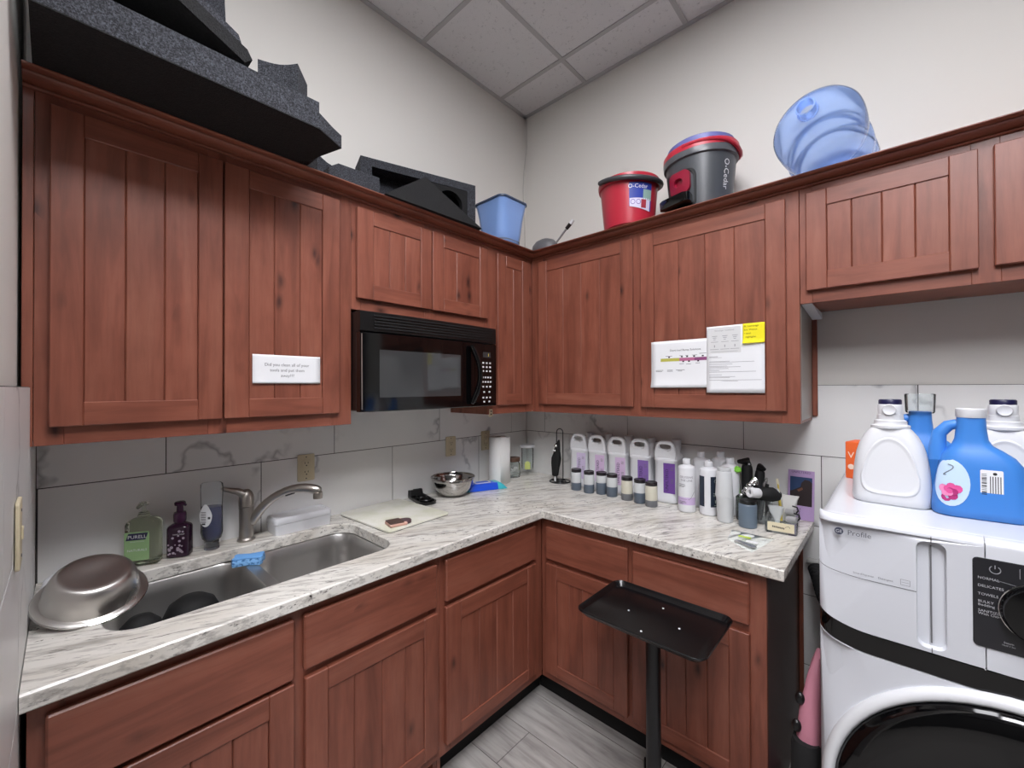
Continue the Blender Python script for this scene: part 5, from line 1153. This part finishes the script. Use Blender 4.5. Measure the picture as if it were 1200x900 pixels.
slab(b, cpr, ZTOP + .030, ZTOP + .042); slab(b, [(.606, -1.672), (.548, -1.588), (.05, -1.606), (.05, -1.672)], ZTOP + .042, ZTOP + .058); b.build('stepped_end', FOAM, t, smooth=0)
# block with a concave side, standing on the slab's far end
t = T('foam_block', 'small charcoal foam block with a hollow side on the foam slab end', 'foam block', (.505, -1.735, ZTOP + .0885), math.radians(-38))
b = B(); arc = [(.045 - .013 * math.sin(PI * i / 8), -.055 + .11 * i / 8) for i in range(9)]
b.prism([(-.045, -.055)] + arc + [(-.045, .055)], lambda u, v, d: (u, v, d), .0, .105); b.build('block', FOAM, t, local=True, smooth=20)
# slanting panel piled on the slab
t = T('acoustic_foam', 'charcoal foam panel tilted up on top of the broad slab, by the side wall', 'foam', (.33, -2.05, ZTOP + .10))
zs = ZTOP + .0885
b = B(); b.prism([(-1.868, zs + .002), (-1.850, zs + .018), (-1.862, zs + .040), (-2.243, zs + .235), (-2.243, zs + .195)], lambda u, v, d: (.30 + d, u, v), 0, .315); b.build('panel', FOAM_D, t, smooth=0)
b = B(); b.prism([(-1.868, zs + .0405), (-2.243, zs + .2355), (-2.243, zs + .27), (-1.880, zs + .075)], lambda u, v, d: (.30 + d, u, v), 0, .305); b.build('felt_layer', FOAM, t, smooth=0)
t = T('foam_block', 'tall charcoal foam block standing behind the tilted foam panel', 'foam block', (.20, -2.04, zs))
b = B(); b.prism([(-2.243, zs), (-1.835, zs), (-1.828, zs + .22), (-1.840, zs + .50), (-2.243, zs + .52)], lambda u, v, d: (.08 + d, u, v), 0, .20); b.build('block', FOAM, t, smooth=0)
b = B(); b.prism([(-1.834, zs + .01), (-1.812, zs + .01), (-1.806, zs + .20), (-1.827, zs + .21)], lambda u, v, d: (.085 + d, u, v), 0, .19); b.build('edge_strip', FOAM, t, smooth=0)
# second foam pile above the microwave
t = T('foam_block', 'low charcoal foam strip lying on the crown before the foam box', 'foam block', (.27, -1.43, ZTOP))
b = B(); b.prism([(-1.535, 0), (-1.335, 0), (-1.330, .030), (-1.335, .062), (-1.50, .055), (-1.535, .03)], lambda u, v, d: (.18 + d, u, ZTOP + v), 0, .190); b.build('block', FOAM, t, smooth=0)
t = T('foam_box', 'hollow charcoal foam box against the wall above the microwave', 'foam box', (.135, -1.290, ZTOP), math.radians(-17))
L_, W_, H = .565, .125, .222
b = B(); b.box(-W_, 0, 0, .050, 0, H); b.box(-W_, 0, L_ - .045, L_, 0, H); b.box(-W_, -W_ + .04, .05, L_ - .045, 0, H); b.box(-W_ + .04, 0, .05, L_ - .045, 0, .04); b.build('walls', FOAM, t, local=True, smooth=0)
b = B(); b.box(-W_, 0, 0, L_, H + .0005, H + .038); b.build('top', FOAM, t, local=True, smooth=0)
b = B(); b.plate([(.33, .041), (L_ - .046, .041), (L_ - .046, H - .001), (.33, H - .001)], [[(.425 + .068 * math.cos(2 * PI * i / 28), .135 + .068 * math.sin(2 * PI * i / 28)) for i in range(28)]], lambda u, v, d: (-.034 + d, u, v), 0, .033); b.build('round_window_panel', FOAM_D, t, local=True, smooth=0)
t = T('foam_block', 'charcoal foam corner piece with a scooped top beside the foam box', 'foam block', (.15, -1.41, ZTOP))
b = B(); b.prism([(-1.475, 0), (-1.350, 0), (-1.350, .185)] + [(-1.35 - .125 * i / 6, .185 - .022 * math.sin(PI * i / 6) + .012 * i / 6) for i in range(1, 7)], lambda u, v, d: (.0 + d, u, ZTOP + v), 0, .125); b.build('block', FOAM, t, smooth=20)
# flat foam slab leaning out over the crown
t = T('acoustic_foam', 'flat black foam slab leaning out over the crown above the microwave', 'foam', (.33, -1.03, ZTOP))
A_, B_, C_ = Vector((.385, -1.315, ZTOP + .002)), Vector((.395, -.795, ZTOP + .002)), Vector((.335, -1.085, ZTOP + .170))
n = (B_ - A_).cross(C_ - A_).normalized()
if n.x > 0: n = -n
b = B(); th_ = .040
f0 = [A_, B_, C_]; b.rings([[p for p in f0], [p + n * th_ + Vector((0, 0, .004)) for p in f0]]); b.build('slab', FOAM_D, t, smooth=0)
b = B(); b.rings([[p + n * (th_ + .001) + Vector((0, 0, .005)) for p in f0], [p + n * (th_ + .018) + Vector((-.01, 0, .008)) for p in f0]]); b.build('backing', FOAM, t, smooth=0)

# blue bucket
t = T('bucket', 'light blue square-cornered plastic bucket by the corner on the wall cabinets', 'bucket', (.285, -.545, ZTOP), math.radians(-1))
def sq(w, z, r): return rrz(w, w * .92, r, z, n=8)
b = B(); b.rings([sq(.176, 0, .06), sq(.183, .004, .06), sq(.190, .05, .055), sq(.205, .15, .045), sq(.222, .222, .035), sq(.226, .226, .035), sq(.218, .226, .033), sq(.214, .220, .034), sq(.176, .05, .05), sq(.164, .008, .055)]); b.build('shell', BLUE, t, local=True, smooth=50)
b = B(); b.rings([sq(.228, .219, .036), sq(.233, .221, .037), sq(.233, .229, .037), sq(.226, .230, .035)], 0, 0); b.build('rim', BLUE_K, t, local=True)
b = B(); b.rings([sq(.170, .0, .058), sq(.178, .0, .058), sq(.187, .016, .058), sq(.180, .016, .058)]); b.build('foot', P('grey_blue_foot', '6f7b90', .4), t, local=True)
# small saucepan-like bowl and brush in the corner
t = T('plastic_bowl', 'dark grey rounded bowl showing over the crown at the corner', 'bowl', (.375, -.300, ZTOP))
b = B(); b.lathe([(.085, 0), (.088, .010), (.080, .040), (.060, .062), (.030, .074), (.001, .077)], (.40, -.300, ZTOP), seg=32, sy=.7); b.build('shell', P('bowl_grey', '5e5d5f', .5), t, smooth=60)
t = T('brush', 'thin grey and white handled brush sticking up beside the corner', 'brush', (.50, -.30, ZTOP))
b = B(); b.tube([(.445, -.305, ZTOP + .006), (.500, -.300, ZTOP + .055), (.545, -.296, ZTOP + .098)], [.006, .005, .006], 10); b.build('handle', P('brush_grey', '8a898b', .4), t)
b = B(); b.tube([(.547, -.296, ZTOP + .100), (.572, -.294, ZTOP + .122)], [.010, .011], 10); b.build('grip', BLACK, t)
b = B(); b.tube([(.5725, -.294, ZTOP + .1225), (.590, -.292, ZTOP + .139)], [.011, .009], 10); b.build('tip', PRINT_W, t)
# red bucket
t = T('bucket', 'red plastic bucket with dark handle and blue label on the cabinet tops', 'bucket', (.905, -.265, ZTOP), math.radians(0)); t.scale = (.93, .93, .98)
def ov(r, z, k=1., f=0): return [(r * math.cos(2 * PI * i / 40), r * k * math.sin(2 * PI * i / 40), z) for i in range(40)]
b = B(); b.rings([ov(.122, 0), ov(.129, .004), ov(.135, .06), ov(.145, .17), ov(.150, .228), ov(.145, .228), ov(.138, .17), ov(.128, .02), ov(.115, .010)]); b.build('shell', RED, t, local=True, smooth=50)
b = B(); b.rings([ov(.149, .205), ov(.157, .209), ov(.161, .226), ov(.160, .236), ov(.151, .238), ov(.147, .230)], 0, 0); b.build('rim', RED, t, local=True, smooth=50)
b = B(); hp = []
for i in range(21):
    a = math.radians(-90 + 9 * (i - 4)); hp.append((.166 * math.cos(a), .166 * math.sin(a), .222 - .0 + .030 * math.sin(PI * i / 20) * -1 + .012))
b.tube(hp, [.012] * 21, 10); b.build('handle', P('dark_grey_handle', '3c3c3f', .4), t, local=True)
def bk(u, v, d=.0015):
    r = .1355 + (v - .06) * .088 + d; a = math.radians(-38) + u / .14; return (r * math.cos(a), r * math.sin(a), v)
b = B(); b.grid(lambda u, v: bk(-.060 + .12 * u, .080 + .110 * v - .022 * (1 - v) * u), 12, 6); lb = b.build('label', P('label_blue', '2c3f9c', .5), t, local=True)
b = B(); b.text('O-Cedar', .027, lambda u, v: bk(u - .016, .163 + v, .0022)); b.build('lettering', P('label_white', 'e9e4ea', .6), lb, local=True, smooth=0)
b = B(); b.grid(lambda u, v: bk(-.058 + .110 * u, .078 + .038 * v - .021 * (1 - v) * u, .0020), 10, 2, 0); b.grid(lambda u, v: bk(.010 + .049 * u, .108 + .050 * v, .0020), 4, 3, 1); b.grid(lambda u, v: bk(.000 + .028 * u, .070 + .040 * v, .0026), 4, 3, 2)
for c_ in (-.042, -.014): b.rings([[bk(c_ + q * math.cos(a), .098 + q * math.sin(a), .0028) for a in [2 * PI * i / 20 for i in range(20)]] for q in (.012, .009)], 0, 0, mi=3)
b.build('print', [P('label_lilac', 'd5d0e6', .6), P('label_green', '8aa8a0', .6), P('label_red', 'a33142', .6), P('label_mauve', '7d6ea8', .6)], lb, local=True)
# wringer bucket
t = T('mop_bucket', 'charcoal spin-mop bucket with red band, foot pedal and white lettering', 'mop bucket', (1.228, -.200, ZTOP)); t.scale = (.95, .95, 1)
KY = .92
b = B(); b.rings([ov(.125, 0, KY), ov(.135, .006, KY), ov(.140, .05, KY), ov(.148, .14, KY), ov(.156, .225, KY), ov(.158, .252, KY), ov(.150, .252, KY), ov(.140, .14, KY), ov(.125, .02, KY)]); b.build('shell', CHAR, t, local=True, smooth=50)
b = B(); b.rings([ov(.157, .232, KY), ov(.167, .236, KY), ov(.170, .262, KY), ov(.166, .268, KY), ov(.157, .268, KY)], 0, 0); b.build('rim', GREY_P, t, local=True, smooth=50)
b = B(); rs = []
for r, z in ((.164, .268), (.170, .270), (.169, .292), (.161, .302), (.150, .300), (.150, .275)): rs.append([(x, y, zz + .010 * (y / .16)) for x, y, zz in ov(r, z, KY)])
b.rings(rs, 0, 0); bd = b.build('band', RED, t, local=True, smooth=50)
b = B(); b.rings([ov(.148, .296, KY), ov(.150, .318, KY), ov(.138, .326, KY), ov(.110, .322, KY)], 0, 0); b.build('wringer_basket', P('periwinkle', '6a70ac', .4), t, local=True, smooth=50)
b = B(); b.tube([(.175 * math.cos(a), .165 * math.sin(a) * KY, .282 - .035 * math.cos(a - .2) ** 4 * (1 if math.cos(a) > 0 else .3)) for a in [math.radians(-100 + 13 * i) for i in range(16)]], [.009] * 16, 10); b.build('handle', RED, t, local=True)
def mb(a0, u, v, d): 
    r = .140 + (v - .05) * .094 + d; a = a0 + u / .148; return (r * math.cos(a), r * math.sin(a) * KY, v)
A0 = math.radians(-109)
b = B(); b.rings([[mb(A0, u, v, d) for u, v in rr(w_, h_, .035, 0, .095, 6)] for w_, h_, d in ((.150, .180, -.002), (.145, .175, .003), (.128, .164, .003), (.122, .158, -.006))]); b.build('pedal_recess', P('recess_black', '1b1c1e', .4), t, local=True)
b = B(); b.rings([[mb(A0, u, v, d) for u, v in rr(w_, h_, .026, 0, .130, 6)] for w_, h_, d in ((.104, .100, .002), (.101, .097, .016), (.044, .036, .019), (.040, .032, .004))]); b.build('medallion', RED_D, t, local=True, smooth=30)
b = B(); ang = A0; ca, sa = math.cos(ang), math.sin(ang) * KY
def pd(u, v, d): x, y, z = mb(ang, u, v, d); return (x, y, z)
b.rings([[pd(u, .050 + k, .006 + v) for u, v in rr(.122 - s, .078 - s, .018, 0, .034, 5)] for k, s in ((-.030, .016), (-.026, 0), (.008, 0), (.013, .010))]); b.build('pedal', BLACK_G, t, local=True, smooth=30)
b = B(); b.text('O-Cedar', .040, lambda u, v: mb(math.radians(-28), v - .01, .205 - u, .0012), align='LEFT', squash=.88); b.build('lettering', PRINT_W, t, local=True, smooth=0)
# five-gallon water jug lying on its side
t = T('water_jug', 'empty translucent blue water jug lying on its side on the cabinet tops', 'water jug', (1.70, -.25, ZTOP))
n = Vector((-.098, -.992, .083)).normalized(); c0 = Vector((1.686, -.391, 2.4025)); rot = n.to_track_quat('Z', 'Y').to_matrix()
pr = [(.001, -.352), (.070, -.350), (.110, -.352), (.128, -.345), (.134, -.325), (.133, -.27), (.130, -.255), (.127, -.245), (.130, -.232), (.133, -.215), (.133, -.165), (.128, -.150), (.122, -.138), (.122, -.115), (.127, -.100), (.132, -.085), (.134, -.05), (.1345, -.01), (.132, .015), (.124, .034), (.108, .052), (.085, .070), (.060, .086), (.040, .098), (.031, .104), (.0275, .110)]
b = B(); b.lathe(pr, c0, seg=64, rot=rot, cap1=False); b.build('body', JUG, t, smooth=70)
b = B(); b.lathe([(.0275, .108), (.031, .112), (.031, .118), (.027, .120), (.0265, .140), (.029, .142), (.029, .150), (.024, .150), (.0225, .142), (.0225, .110)], c0, seg=36, rot=rot, cap0=False, cap1=False); b.rings([[c0 + rot @ Vector((r * math.cos(2 * PI * i / 36), r * math.sin(2 * PI * i / 36), h)) for i in range(36)] for r, h in ((.0225, .110), (.0275, .108))], 0, 0); b.build('neck', JUG, t, smooth=50)
# thin cable in the wall corner
b = B(); b.tube([(.006, .004, 3.36), (.008, .002, 3.15), (.002, -.02, 2.98), (.006, -.035, 2.85), (.012, -.03, 2.60), (.016, -.02, 2.28)], .0022, 6)
tag(b.build('wall_cable', P('cable_white', 'bfbdb8', .6)), 'thin pale cable hanging down in the corner of the walls', 'cable')

# ------------------------------------------------------------------ world and exposure
w = bpy.data.worlds.new('world'); bpy.context.scene.world = w; w.use_nodes = True
w.node_tree.nodes['Background'].inputs[0].default_value = (.5, .52, .55, 1); w.node_tree.nodes['Background'].inputs[1].default_value = .3
vs = bpy.context.scene.view_settings; vs.view_transform = 'Standard'; vs.look = 'None'; vs.gamma = 1; vs.use_curve_mapping = False; vs.exposure = 0.12
bpy.context.scene.cycles.transparent_max_bounces = 40
